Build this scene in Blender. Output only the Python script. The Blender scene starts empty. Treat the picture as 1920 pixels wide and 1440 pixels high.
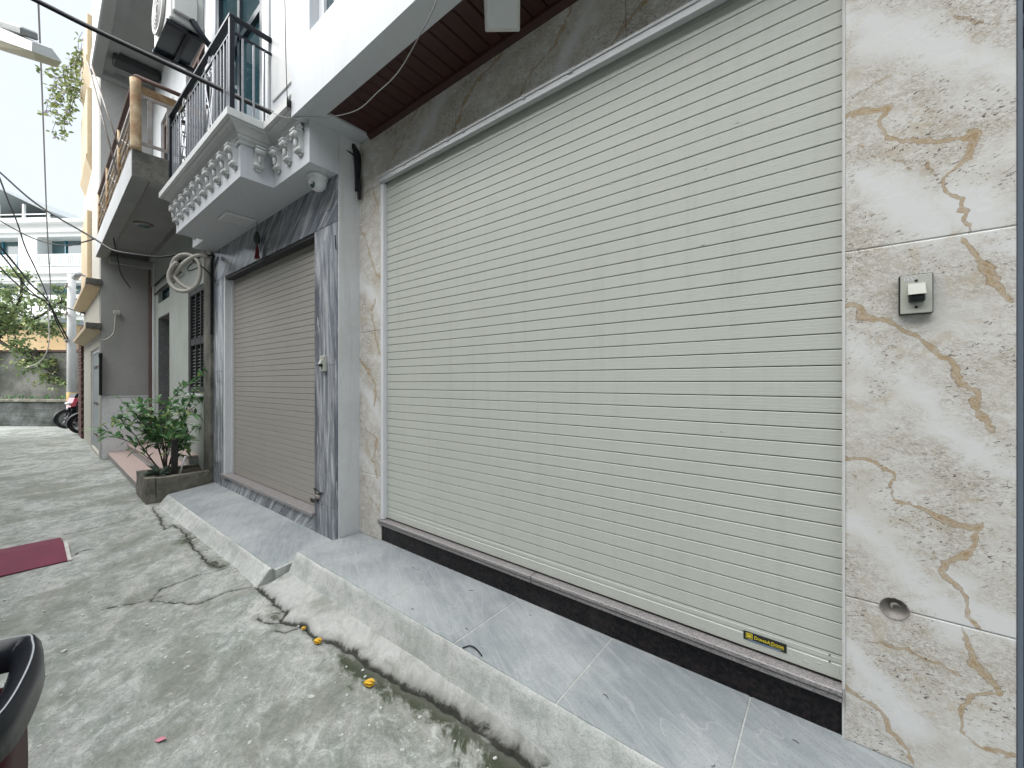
import bpy, bmesh, math, random
import numpy as np
from mathutils import Matrix, Vector, noise as mnoise
R_ = math.radians
sc = bpy.context.scene
COL = sc.collection
random.seed(7); RNG = np.random.default_rng(7)

# ------------------------------------------------------------------ camera
cam_d = bpy.data.cameras.new('camera'); cam = bpy.data.objects.new('camera', cam_d); COL.objects.link(cam)
cam_d.sensor_width = 36.0; cam_d.lens = 750/1920*36; cam_d.clip_end = 2000; cam_d.clip_start = 0.02
cam.location = (0, -1.82, 1.438); cam.rotation_euler = (R_(90), 0, R_(38.585)); cam_d.shift_y = -3/1920
sc.camera = cam
# ------------------------------------------------------------------ sky, sun, exposure
SUN_EL, SUN_AZ = 52, 200          # azimuth clockwise from +Y
w = bpy.data.worlds.new('World'); sc.world = w; w.use_nodes = True
nt = w.node_tree; nt.nodes.clear()
out = nt.nodes.new('ShaderNodeOutputWorld'); bg = nt.nodes.new('ShaderNodeBackground')
sky = nt.nodes.new('ShaderNodeTexSky'); sky.sky_type = 'NISHITA'; sky.sun_disc = False
sky.sun_elevation = R_(SUN_EL); sky.sun_rotation = R_(SUN_AZ); sky.air_density = 1.0; sky.dust_density = 2.0; sky.ozone_density = 1.5
tc = nt.nodes.new('ShaderNodeTexCoord')
mp = nt.nodes.new('ShaderNodeMapping'); mp.inputs['Scale'].default_value = (1, 1, 2.2)
nz = nt.nodes.new('ShaderNodeTexNoise'); nz.inputs['Scale'].default_value = 2.1; nz.inputs['Detail'].default_value = 5; nz.inputs['Roughness'].default_value = .55
rp = nt.nodes.new('ShaderNodeValToRGB'); rp.color_ramp.elements[0].position = .3; rp.color_ramp.elements[1].position = .62
rp.color_ramp.elements[0].color = (.85, .85, .85, 1); rp.color_ramp.elements[1].color = (.97, .97, .97, 1)
mix = nt.nodes.new('ShaderNodeMix'); mix.data_type = 'RGBA'
mix.inputs['B'].default_value = (3.2, 3.45, 3.72, 1)      # cloud deck radiance, before the strength below
L = nt.links.new
L(tc.outputs['Generated'], mp.inputs['Vector']); L(mp.outputs['Vector'], nz.inputs['Vector']); L(nz.outputs['Fac'], rp.inputs['Fac'])
L(rp.outputs['Color'], mix.inputs['Factor']); L(sky.outputs['Color'], mix.inputs['A']); L(mix.outputs['Result'], bg.inputs['Color'])
bg.inputs['Strength'].default_value = 0.10
L(bg.outputs['Background'], out.inputs['Surface'])
sd = bpy.data.lights.new('sun', 'SUN'); sd.energy = 2.6; sd.angle = R_(85); sd.color = (1, .99, .97)
so = bpy.data.objects.new('sun', sd); COL.objects.link(so)
az = R_(SUN_AZ); el = R_(SUN_EL)
sdir = Vector((math.sin(az)*math.cos(el), math.cos(az)*math.cos(el), math.sin(el)))
so.rotation_euler = sdir.to_track_quat('Z', 'Y').to_euler(); so.location = (0, -6, 12)
vs = sc.view_settings; vs.view_transform = 'Standard'; vs.look = 'None'; vs.gamma = 1; vs.exposure = 1.58; vs.use_curve_mapping = False
sc.cycles.max_bounces = 8; sc.cycles.diffuse_bounces = 4

# ------------------------------------------------------------------ materials
class N:
    def __init__(s, name):
        s.m = bpy.data.materials.new(name); s.m.use_nodes = True; s.t = s.m.node_tree
        s.b = s.t.nodes['Principled BSDF']; s.b.inputs['Roughness'].default_value = .6
        s.tc = s.t.nodes.new('ShaderNodeTexCoord'); s.geo = s.t.nodes.new('ShaderNodeNewGeometry')
    def n(s, k, **kw):
        x = s.t.nodes.new(k)
        for a, v in kw.items():
            if hasattr(x, a): setattr(x, a, v)
            else: x.inputs[a].default_value = v
        return x
    def l(s, a, b): s.t.links.new(a, b)
    def pos(s, scale=(1, 1, 1), rot=(0, 0, 0), obj=False):
        r = s.n('ShaderNodeMapping'); r.inputs['Rotation'].default_value = rot; m = s.n('ShaderNodeMapping'); m.inputs['Scale'].default_value = scale
        s.l(s.geo.outputs['Position'], r.inputs['Vector']); s.l(r.outputs['Vector'], m.inputs['Vector']); return m.outputs['Vector']
    def noise(s, vec, scale, detail=4, rough=.55, dist=0):
        x = s.n('ShaderNodeTexNoise'); x.inputs['Scale'].default_value = scale; x.inputs['Detail'].default_value = detail
        x.inputs['Roughness'].default_value = rough; x.inputs['Distortion'].default_value = dist; s.l(vec, x.inputs['Vector']); return x.outputs['Fac']
    def ramp(s, fac, stops):
        x = s.n('ShaderNodeValToRGB'); e = x.color_ramp.elements
        while len(e) < len(stops): e.new(.5)
        for i, (p, c) in enumerate(stops):
            e[i].position = p; e[i].color = (c, c, c, 1) if isinstance(c, (int, float)) else (*c, 1)
        s.l(fac, x.inputs['Fac']); return x.outputs['Color']
    def mix(s, fac, a, b, mode='MIX'):
        x = s.n('ShaderNodeMix'); x.data_type = 'RGBA'; x.blend_type = mode
        for v, k in ((fac, 0), (a, 6), (b, 7)):
            if isinstance(v, (int, float)): x.inputs[k].default_value = v if k == 0 else (v, v, v, 1)
            elif isinstance(v, tuple): x.inputs[k].default_value = (*v, 1)
            else: s.l(v, x.inputs[k])
        return x.outputs[2]
    def math(s, op, a, b=0.0):
        x = s.n('ShaderNodeMath'); x.operation = op
        for i, v in enumerate((a, b)):
            if isinstance(v, (int, float)): x.inputs[i].default_value = v
            else: s.l(v, x.inputs[i])
        return x.outputs[0]
    def attr(s, name):
        x = s.n('ShaderNodeAttribute'); x.attribute_name = name; return x.outputs['Fac']
    def bump(s, h, strength=.3, dist=.01):
        x = s.n('ShaderNodeBump'); x.inputs['Strength'].default_value = strength; x.inputs['Distance'].default_value = dist
        s.l(h, x.inputs['Height']); s.l(x.outputs['Normal'], s.b.inputs['Normal'])
    def col(s, c):
        if isinstance(c, tuple): s.b.inputs['Base Color'].default_value = (*c, 1)
        else: s.l(c, s.b.inputs['Base Color'])
    def set(s, **kw):
        for k, v in kw.items():
            k = k.replace('_', ' ')
            if isinstance(v, (int, float, tuple)): s.b.inputs[k].default_value = v
            else: s.l(v, s.b.inputs[k])
        return s

def dirty(name, c, rough=.6, amt=.25, scale=3, dark=None, metallic=0, bump=.1, coat=0, streak=0):
    """a plain finish with uneven wear: two scales of stain and a fine grain"""
    k = N(name); v = k.pos()
    a = k.noise(v, scale, 6, .65); f = k.noise(v, scale*14, 4, .6)
    d = dark or tuple(x*.55 for x in c)
    m = k.mix(k.math('MULTIPLY', k.ramp(a, [(.38, 1.0), (.66, 0.0)]), amt), c, d)
    m = k.mix(k.math('MULTIPLY', k.ramp(f, [(.35, 1.0), (.6, 0.0)]), amt*.5), m, d)
    if streak:
        sv = k.noise(k.pos((7, 7, .45)), 2.4, 5, .65); m = k.mix(k.math('MULTIPLY', k.ramp(sv, [(.52, 0.), (.70, 1.)]), streak), m, tuple(x*.8 for x in d))
    k.col(m); k.set(Roughness=rough, Metallic=metallic, Coat_Weight=coat)
    if bump: k.bump(f, bump, .004)
    return k.m

M = {}
M['white'] = dirty('white_paint', (.565, .59, .62), .55, .2, 1.3, (.47, .485, .495), streak=.2)
M['white2'] = dirty('white_paint_weathered', (.64, .655, .67), .6, .3, 1.7, (.42, .42, .40), streak=.3)
M['moulding'] = dirty('moulding_white', (.60, .61, .61), .5, .25, 5, (.42, .42, .40), streak=.3)
M['alu'] = dirty('aluminium_guide', (.55, .56, .57), .35, .2, 9, (.40, .40, .40), .3)
M['upvc'] = dirty('upvc_white', (.74, .75, .77), .35, .08, 6)
M['black'] = dirty('black_iron', (.012, .015, .022), .28, .2, 9, (.05, .05, .055), .2)
M['cable'] = dirty('cable_black', (.012, .013, .016), .5, .2, 20, (.03, .03, .03))
M['cable_grey'] = dirty('cable_grey', (.28, .28, .27), .5, .2, 20)
M['cable_white'] = dirty('cable_white', (.52, .50, .46), .5, .35, 12, (.3, .27, .22))
M['frame_teal'] = dirty('dark_frame', (.018, .032, .042), .3, .2, 9)
M['grey_render'] = dirty('grey_render', (.41, .41, .395), .8, .4, 1.3, (.29, .29, .275), bump=.3)
M['grey_soffit'] = dirty('grey_soffit', (.33, .335, .33), .8, .45, 1.6, (.22, .22, .21))
M['mint_render'] = dirty('pale_green_render', (.44, .48, .45), .8, .35, 2.2, (.30, .31, .28), bump=.3)
M['old_conc'] = dirty('old_concrete', (.24, .23, .20), .9, .9, 3.6, (.07, .07, .06), bump=.8)
M['planter'] = dirty('planter_concrete', (.30, .28, .23), .9, .8, 4.5, (.07, .07, .055), bump=.9)
M['cream'] = dirty('cream_paint', (.52, .51, .46), .7, .25, 1.6, (.44, .40, .30), streak=.3)
M['tan'] = dirty('tan_paint', (.60, .49, .34), .7, .35, 2.1, (.45, .32, .15))
M['brown_paint'] = dirty('brown_post', (.13, .07, .055), .7, .5, 5, (.06, .04, .035))
M['rust'] = dirty('rusty_post', (.56, .45, .29), .75, .85, 7, (.24, .12, .045), bump=.5)
M['iron_grey'] = dirty('worn_grey_iron', (.36, .35, .34), .5, .5, 8, (.18, .11, .07), .3)
M['gate_grey'] = dirty('grey_gate', (.33, .37, .39), .45, .3, 3, (.24, .25, .25), .2)
M['bluegrey'] = dirty('blue_grey_paint', (.19, .225, .28), .45, .15, 2.5, (.13, .15, .18))
M['louvre'] = dirty('dark_louvre', (.035, .037, .042), .5, .4, 8, (.07, .065, .06))
M['pink_granite'] = dirty('pink_granite', (.50, .385, .35), .45, .35, 14, (.36, .27, .25))
M['soil'] = dirty('soil', (.10, .075, .05), .95, .6, 14, (.04, .03, .02), bump=1)
M['stake'] = dirty('dark_stake', (.05, .048, .045), .8, .5, 12, (.02, .02, .018), bump=.5)
M['dark_hole'] = dirty('dark_interior', (.01, .01, .011), .9, .1, 3)
M['red_plate'] = dirty('red_plate', (.165, .016, .050), .75, .45, 3.5, (.10, .012, .032), bump=.2)
M['rub_white'] = dirty('worn_white_edge', (.6, .6, .58), .7, .5, 20, (.35, .33, .3))
M['flower'] = dirty('fallen_flower', (.78, .48, .03), .6, .4, 60, (.65, .34, .02))
M['petal'] = dirty('pink_petal', (.65, .25, .32), .6, .3, 60)
M['tassel'] = dirty('red_tassel', (.16, .015, .018), .8, .4, 30)
M['lamp_body'] = dirty('lamp_metal', (.36, .38, .38), .4, .4, 9, (.25, .25, .22), .3)
M['diffuser'] = dirty('yellowed_diffuser', (.66, .62, .46), .35, .3, 8, (.45, .40, .22))
M['panel'] = dirty('lamp_panel', (.62, .64, .64), .4, .15, 5)
M['ac'] = dirty('ac_white', (.58, .58, .56), .45, .3, 6, (.42, .41, .38))
M['plastic'] = dirty('grey_beige_plastic', (.50, .51, .45), .4, .2, 20, (.40, .40, .35))
M['far_white'] = dirty('far_white_paint', (.80, .81, .81), .7, .2, .7, (.66, .66, .65))
M['far_roof'] = dirty('sheet_roof', (.33, .37, .38), .5, .3, 2, (.24, .26, .26))
M['far_orange'] = dirty('ochre_paint', (.60, .45, .26), .7, .4, .8, (.45, .27, .1))
M['block'] = dirty('mouldy_wall', (.27, .265, .24), .9, .9, 1.3, (.085, .09, .075), bump=.8)
M['retain'] = dirty('damp_wall', (.17, .185, .18), .9, .95, 1.6, (.03, .036, .03), bump=.8)
M['pole'] = dirty('pole_concrete', (.58, .59, .585), .85, .35, 3, (.34, .34, .32))
M['sticker'] = dirty('yellow_sticker', (.75, .48, .08), .5, .4, 30, (.7, .65, .5))
M['tyre'] = dirty('tyre', (.02, .02, .021), .75, .5, 12, (.06, .055, .05))
M['rim'] = dirty('rim', (.28, .28, .29), .35, .3, 20, (.12, .12, .12), .8)
M['moto_red'] = dirty('pink_red_bodywork', (.55, .09, .13), .25, .15, 9, coat=.6)
M['moto_dred'] = dirty('dark_red_bodywork', (.045, .004, .008), .5, .2, 9, (.02, .004, .006)); M['moto_dred'].node_tree.nodes['Principled BSDF'].inputs['Specular IOR Level'].default_value = .12
M['moto_black'] = dirty('glossy_black', (.008, .010, .014), .3, .2, 14, (.02, .02, .024), coat=.0, bump=.02); M['moto_black'].node_tree.nodes['Principled BSDF'].inputs['Specular IOR Level'].default_value = .3
M['glint_stripe'] = dirty('painted_edge_glint', (.36, .38, .40), .3, .2, 30)  # pale stripe: the rail's glossy highlight put into the colour
M['seat'] = dirty('black_vinyl', (.015, .015, .016), .5, .3, 12)
M['lens_red'] = dirty('red_lens', (.25, .01, .01), .15, .1, 9)
M['lens'] = dirty('clear_lens', (.6, .62, .64), .1, .1, 9)
M['chip'] = dirty('white_chip', (.62, .62, .58), .8, .4, 40)
M['twig'] = dirty('twig', (.035, .03, .024), .9, .4, 30)
M['bark'] = dirty('bark', (.085, .07, .055), .9, .6, 18, (.03, .026, .02), bump=.8)
M['sign_black'] = dirty('plate_black', (.010, .014, .012), .3, .1, 30)
M['sign_yellow'] = dirty('plate_yellow', (.72, .58, .04), .4, .1, 30)
M['sign_blue'] = dirty('plate_blue', (.20, .30, .48), .4, .1, 30)
M['screw'] = dirty('screw', (.05, .05, .05), .4, .2, 50, metallic=.6)
M['caulk'] = dirty('white_caulk', (.72, .72, .70), .7, .2, 20)

for q in ('black','cable','tyre','louvre','stake','screw'): M[q].node_tree.nodes['Principled BSDF'].inputs['Specular IOR Level'].default_value = .22
def glass(name, c, rough=.06):
    k = N(name); k.col(c); k.set(Roughness=rough, Metallic=0, Specular_IOR_Level=.8); return k.m
M['glass_dark'] = glass('dark_glass', (.02, .05, .06)); M['glass_far'] = glass('far_glass', (.05, .11, .12), .1)
M['glass_blue'] = glass('blue_glass', (.03, .20, .30), .1)

def leafmat(name, a, b, c=None):
    k = N(name); v = k.pos(); r = k.n('ShaderNodeAttribute'); r.attribute_name = 'leafrand'
    col = k.ramp(r.outputs['Fac'], [(0, a), (.75, b), (1, c or b)])
    k.col(col); k.set(Roughness=.38)
    tr = k.n('ShaderNodeBsdfTranslucent'); k.l(col, tr.inputs['Color'])
    mx = k.n('ShaderNodeMixShader'); mx.inputs[0].default_value = .3
    o = k.t.nodes['Material Output']; k.l(k.b.outputs[0], mx.inputs[1]); k.l(tr.outputs[0], mx.inputs[2]); k.l(mx.outputs[0], o.inputs['Surface'])
    return k.m
M['leaf'] = leafmat('shrub_leaf', (.06, .15, .065), (.17, .35, .14), (.42, .50, .18))
M['leaf_succ'] = leafmat('agave_leaf', (.06, .10, .075), (.15, .20, .15))
M['leaf_tree'] = leafmat('tree_leaf', (.10, .15, .07), (.26, .35, .15), (.50, .52, .22))
M['leaf_vine'] = leafmat('vine_leaf', (.10, .14, .05), (.26, .32, .10), (.42, .36, .55))

# roller shutter enamel
def shutter(name, c):
    k = N(name); v = k.pos(); vs_ = k.pos((.35, 1, 9))
    a = k.noise(v, 1.1, 5, .6); b = k.noise(vs_, 9, 5, .65); sp = k.noise(v, 34, 3, .55)
    m = k.mix(k.math('MULTIPLY', k.ramp(a, [(.35, 1.), (.65, 0.)]), .16), c, tuple(x*.82 for x in c))
    m = k.mix(k.math('MULTIPLY', k.ramp(b, [(.50, 0.), (.75, 1.)]), .16), m, tuple(x*.78 for x in c))
    st_ = k.noise(k.pos((8, 1, .4)), 2.2, 5, .65); m = k.mix(k.math('MULTIPLY', k.ramp(st_, [(.5, 0.), (.72, 1.)]), .22), m, tuple(x*.72 for x in c))
    m = k.mix(k.math('MULTIPLY', k.ramp(sp, [(.755, 0.), (.77, 1.)]), .8), m, (.72, .74, .72))       # plaster splashes
    k.col(m); k.set(Roughness=k.math('ADD', k.math('MULTIPLY', b, .2), .28)); k.bump(b, .05, .002)
    return k.m
M['shutter'] = shutter('shutter_enamel', (.545, .565, .515)); M['shutter_b'] = shutter('shutter_enamel_taupe', (.37, .348, .315))

# beige veined marble
def marble(name):
    k = N(name); v = k.pos()
    big = k.noise(v, 2.6, 5, .6, .8); mid = k.noise(k.pos((1, 1, 1.7)), 8, 6, .65, 1.2); fine = k.noise(v, 90, 3, .6); drift = k.noise(v, 4.6, 4, .6, .5)
    base = k.mix(k.ramp(mid, [(.36, 0.), (.62, 1.)]), (.635, .615, .565), (.72, .715, .69))
    bd = k.math('ADD', k.math('ADD', k.attr('band'), k.math('MULTIPLY', k.math('SUBTRACT', big, .5), .16)), k.math('MULTIPLY', k.math('SUBTRACT', mid, .5), .22))
    bandf = k.ramp(bd, [(.0, 1.), (.065, 0.)]); free = k.math('SUBTRACT', 1., k.math('MULTIPLY', bandf, .92))
    # fine brown mottling: three sets of thin ridged lines
    for sc_, dist, rot, th, amt, c in ((9, 1.8, -30, .022, .85, (.37, .31, .235)), (21, 1.4, -18, .034, .85, (.34, .28, .21)), (46, .9, 24, .040, .6, (.36, .30, .235))):
        q = k.noise(k.pos((1, 1, 2.3), (0, R_(rot), 0)), sc_, 6, .68, dist)
        f = k.math('MULTIPLY', k.ramp(q, [(.5-th, 0.), (.5, 1.), (.5+th, 0.)]), k.math('MULTIPLY', free, k.ramp(drift, [(.36, .1), (.60, 1.)])))
        base = k.mix(k.math('MULTIPLY', f, amt), base, c)
    tint = k.noise(v, 6.5, 5, .7, 1.5)
    base = k.mix(k.math('MULTIPLY', k.math('MULTIPLY', k.ramp(tint, [(.54, 0.), (.66, 1.)]), free), .55), base, (.50, .42, .31))
    base = k.mix(k.math('MULTIPLY', bandf, .85), base, (.735, .74, .735))
    fl = k.noise(k.pos((1, 1, 2.4), (0, R_(20), 0)), 66, 3, .6, .9); d2 = k.noise(v, 5.6, 3, .6)
    ff = k.math('MULTIPLY', k.math('MULTIPLY', k.ramp(fl, [(.60, 0.), (.63, 1.)]), k.ramp(d2, [(.44, 0.), (.56, 1.)])), free)
    base = k.mix(k.math('MULTIPLY', ff, .95), base, (.12, .085, .06))
    vj = k.math('ADD', k.attr('vein'), k.math('MULTIPLY', k.math('SUBTRACT', mid, .5), .018))
    vj = k.math('ADD', vj, k.math('MULTIPLY', k.math('SUBTRACT', fine, .5), .006))
    wid = k.math('ADD', .0055, k.math('MULTIPLY', k.ramp(drift, [(.42, 0.), (.66, 1.)]), .009))
    rel = k.math('DIVIDE', vj, wid); wisp = k.noise(k.pos((1, 1, 1.2)), 40, 4, .6, 1.5)
    core = k.math('MULTIPLY', k.ramp(rel, [(.6, 1.), (1.08, 0.)]), k.ramp(wisp, [(.36, .5), (.56, 1.)]))
    base = k.mix(k.math('MULTIPLY', core, .85), base, (.38, .255, .12))
    base = k.mix(k.math('MULTIPLY', k.math('MULTIPLY', k.ramp(rel, [(.70, 0.), (.90, 1.), (1.12, 0.)]), k.ramp(tint, [(.42, .15), (.56, 1.)])), .85), base, (.17, .11, .06))
    base = k.mix(k.math('MULTIPLY', k.math('MULTIPLY', k.ramp(rel, [(.15, 0.), (.35, 1.), (.55, 0.)]), k.ramp(wisp, [(.42, 0.), (.55, 1.)])), .6), base, (.64, .57, .45))
    base = k.mix(k.math('MULTIPLY', k.ramp(rel, [(1.5, 0.), (2.0, 1.), (2.6, 0.)]), .35), base, (.50, .42, .32))
    k.col(base); k.set(Roughness=k.math('ADD', .20, k.math('MULTIPLY', mid, .14)), Specular_IOR_Level=.45); k.bump(fine, .03, .001)
    return k.m
M['marble'] = marble('beige_marble')

def greymarble(name, rot):
    k = N(name); v = k.pos((9, 9, 1.0), rot); v2 = k.pos((24, 24, 2.0), rot)
    a = k.noise(v, 1.0, 6, .62, 1.3); b = k.noise(v2, 1.3, 6, .7, .9); c = k.noise(k.pos(), 3, 3, .5)
    m = k.ramp(a, [(.32, (.075, .082, .10)), (.46, (.175, .19, .22)), (.56, (.31, .325, .355)), (.68, (.58, .59, .60))])
    m = k.mix(k.math('MULTIPLY', k.ramp(b, [(.56, 0.), (.62, 1.)]), .6), m, (.64, .65, .66))
    m = k.mix(k.math('MULTIPLY', k.ramp(b, [(.36, 1.), (.44, 0.)]), .55), m, (.10, .11, .14))
    k.col(m); k.set(Roughness=.2, Specular_IOR_Level=.45); return k.m
M['gmarble'] = greymarble('grey_marble_upright', (0, R_(3), 0)); M['gmarble_d'] = greymarble('grey_marble_slant', (0, R_(-48), 0))
def wmarble():
    k = N('white_veined_tile'); v = k.pos(); a = k.noise(v, 2.5, 6, .65, 2)
    k.col(k.mix(k.math('MULTIPLY', k.ramp(a, [(.47, 0.), (.495, 1.), (.52, 0.)]), .5), (.82, .83, .84), (.50, .52, .55))); k.set(Roughness=.2); return k.m
M['wmarble'] = wmarble()

def slate(name, c1, c2):
    k = N(name); v = k.pos(); st = k.pos((1, 1, 1), (0, 0, R_(28)))
    sv = k.n('ShaderNodeMapping'); sv.inputs['Scale'].default_value = (2.2, 16, 1); k.l(st, sv.inputs['Vector'])
    a = k.noise(sv.outputs[0], 2.0, 7, .7, .6); b = k.noise(v, 2.2, 5, .6); f = k.noise(v, 160, 2, .6); ln = k.noise(k.pos((1.0, 4.2, 1), (0, 0, R_(35))), 1.1, 2, .5, .25)
    m = k.mix(k.ramp(a, [(.3, 0.), (.7, 1.)]), c1, c2)
    m = k.mix(k.math('MULTIPLY', k.ramp(b, [(.42, 0.), (.68, 1.)]), .5), m, (.50, .515, .515))                # cement dust
    m = k.mix(k.math('MULTIPLY', k.ramp(ln, [(.495, 0.), (.50, 1.), (.505, 0.)]), .35), m, (.52, .53, .53))   # pale veins
    m = k.mix(k.math('MULTIPLY', k.ramp(f, [(.3, 1.), (.45, 0.)]), .35), m, tuple(x*.5 for x in c1))
    k.col(m); k.set(Roughness=k.math('ADD', .42, k.math('MULTIPLY', b, .3))); k.bump(k.mix(.5, a, f), .18, .003); return k.m
M['slate'] = slate('slate_tile', (.20, .228, .240), (.325, .35, .36))

def granite(name, c1, c2, c3, sc_=160, rough=.25):
    k = N(name); v = k.pos(); a = k.noise(v, sc_, 3, .7); b = k.noise(v, sc_*.22, 3, .6); c = k.noise(v, 6, 4, .6)
    m = k.ramp(a, [(.36, c1), (.5, c2), (.64, c3)])
    m = k.mix(k.math('MULTIPLY', k.ramp(b, [(.56, 0.), (.68, 1.)]), .5), m, c3)
    m = k.mix(k.math('MULTIPLY', k.ramp(c, [(.5, 0.), (.8, 1.)]), .25 if c1[0] > .05 else .04), m, (.4, .4, .39))
    k.col(m); k.set(Roughness=rough, Specular_IOR_Level=.5 if c1[0] > .05 else .2); return k.m
M['granite_dark'] = granite('dark_granite', (.004, .005, .007), (.012, .011, .013), (.028, .020, .019), 60, .2)
M['granite_grey'] = granite('grey_granite', (.12, .12, .125), (.25, .235, .235), (.38, .35, .34), 190, .32)

# street concrete with stains, cracks and moss; 'crack' and 'moss' are distances stored on the mesh
def concrete(name, light=0.0, street=True):
    k = N(name); v = k.pos()
    big = k.noise(v, .8, 5, .6, .6); mid = k.noise(k.pos((1.0, 1.5, 1), (0, 0, R_(25))), 3.2, 7, .68, 1.0); sm = k.noise(k.pos((1, 1.5, 1), (0, 0, R_(30))), 9, 7, .72, 1.1); fine = k.noise(v, 120, 3, .65)
    m = k.mix(k.ramp(mid, [(.38, 0.), (.62, 1.)]), (.28+light, .31+light, .29+light), (.50+light, .505+light, .485+light))
    m = k.mix(k.math('MULTIPLY', k.ramp(big, [(.38, 1.), (.60, 0.)]), .45), m, (.20+light*.8, .21+light*.8, .185+light*.8))
    m = k.mix(k.math('MULTIPLY', k.ramp(sm, [(.38, 1.), (.475, 0.)]), .5), m, (.18+light, .185+light, .17+light))
    m = k.mix(k.math('MULTIPLY', k.ramp(sm, [(.535, 0.), (.62, 1.)]), .6), m, (.56, .57, .55))
    m = k.mix(k.math('MULTIPLY', k.ramp(fine, [(.36, 1.), (.5, 0.)]), .4), m, (.13+light, .13+light, .12+light))
    grit = k.noise(v, 260, 2, .7); cl = k.noise(v, 42, 5, .7, .8)
    m = k.mix(k.math('MULTIPLY', k.ramp(cl, [(.34, 1.), (.46, 0.)]), .4), m, (.13+light, .135+light, .12+light))
    m = k.mix(k.math('MULTIPLY', k.ramp(cl, [(.58, 0.), (.68, 1.)]), .4), m, (.60, .61, .59))
    m = k.mix(k.math('MULTIPLY', k.ramp(grit, [(.28, 1.), (.38, 0.)]), .35), m, (.11+light, .11+light, .10+light))
    m = k.mix(k.math('MULTIPLY', k.ramp(grit, [(.66, 0.), (.72, 1.)]), .35), m, (.64, .64, .62))
    h = k.mix(.5, k.mix(.5, sm, cl), k.mix(.5, fine, grit))
    if street:
        cd = k.attr('crack'); md = k.attr('moss'); ap = k.attr('apron')
        m = k.mix(k.math('MULTIPLY', ap, .75), m, k.mix(k.ramp(sm, [(.3, 0.), (.7, 1.)]), (.40, .40, .385), (.56, .56, .545)))
        blot = k.noise(v, 1.15, 7, .68, 1.2)
        m = k.mix(k.math('MULTIPLY', k.ramp(blot, [(.49, 0.), (.60, 1.)]), .55), m, (.16, .17, .135))
        jit = k.math('MULTIPLY', k.math('SUBTRACT', sm, .5), .02)
        mj = k.math('ADD', md, k.math('MULTIPLY', k.math('SUBTRACT', mid, .5), .35))
        mj = k.math('ADD', mj, k.math('MULTIPLY', k.math('SUBTRACT', sm, .5), .16))
        m = k.mix(k.math('MULTIPLY', k.ramp(mj, [(.02, 1.), (.13, 0.)]), .4), m, (.10, .105, .06))
        m = k.mix(k.math('MULTIPLY', k.ramp(mj, [(.005, 1.), (.045, 0.)]), .85), m, (.030, .038, .016))
        cj = k.math('ADD', cd, jit)
        m = k.mix(k.math('MULTIPLY', k.ramp(cj, [(.012, 1.), (.03, 0.)]), .35), m, (.16, .16, .145))
        m = k.mix(k.math('MULTIPLY', k.ramp(cj, [(.0035, 1.), (.0085, 0.)]), .92), m, (.022, .022, .018))
    k.col(m); k.set(Roughness=.85, Specular_IOR_Level=.25); k.bump(h, .8, .008); return k.m
M['street'] = concrete('street_concrete'); M['kerbcon'] = concrete('kerb_concrete', .14, False)

def planks():
    k = N('red_brown_plank'); v = k.pos((14, 1.4, 14)); a = k.noise(v, 2, 6, .65, .5); b = k.noise(k.pos(), 1.7, 3)
    k.col(k.mix(k.ramp(a, [(.3, 0.), (.7, 1.)]), (.028, .008, .007), (.055, .015, .012))); k.set(Roughness=.5); return k.m
M['plank'] = planks()

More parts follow.
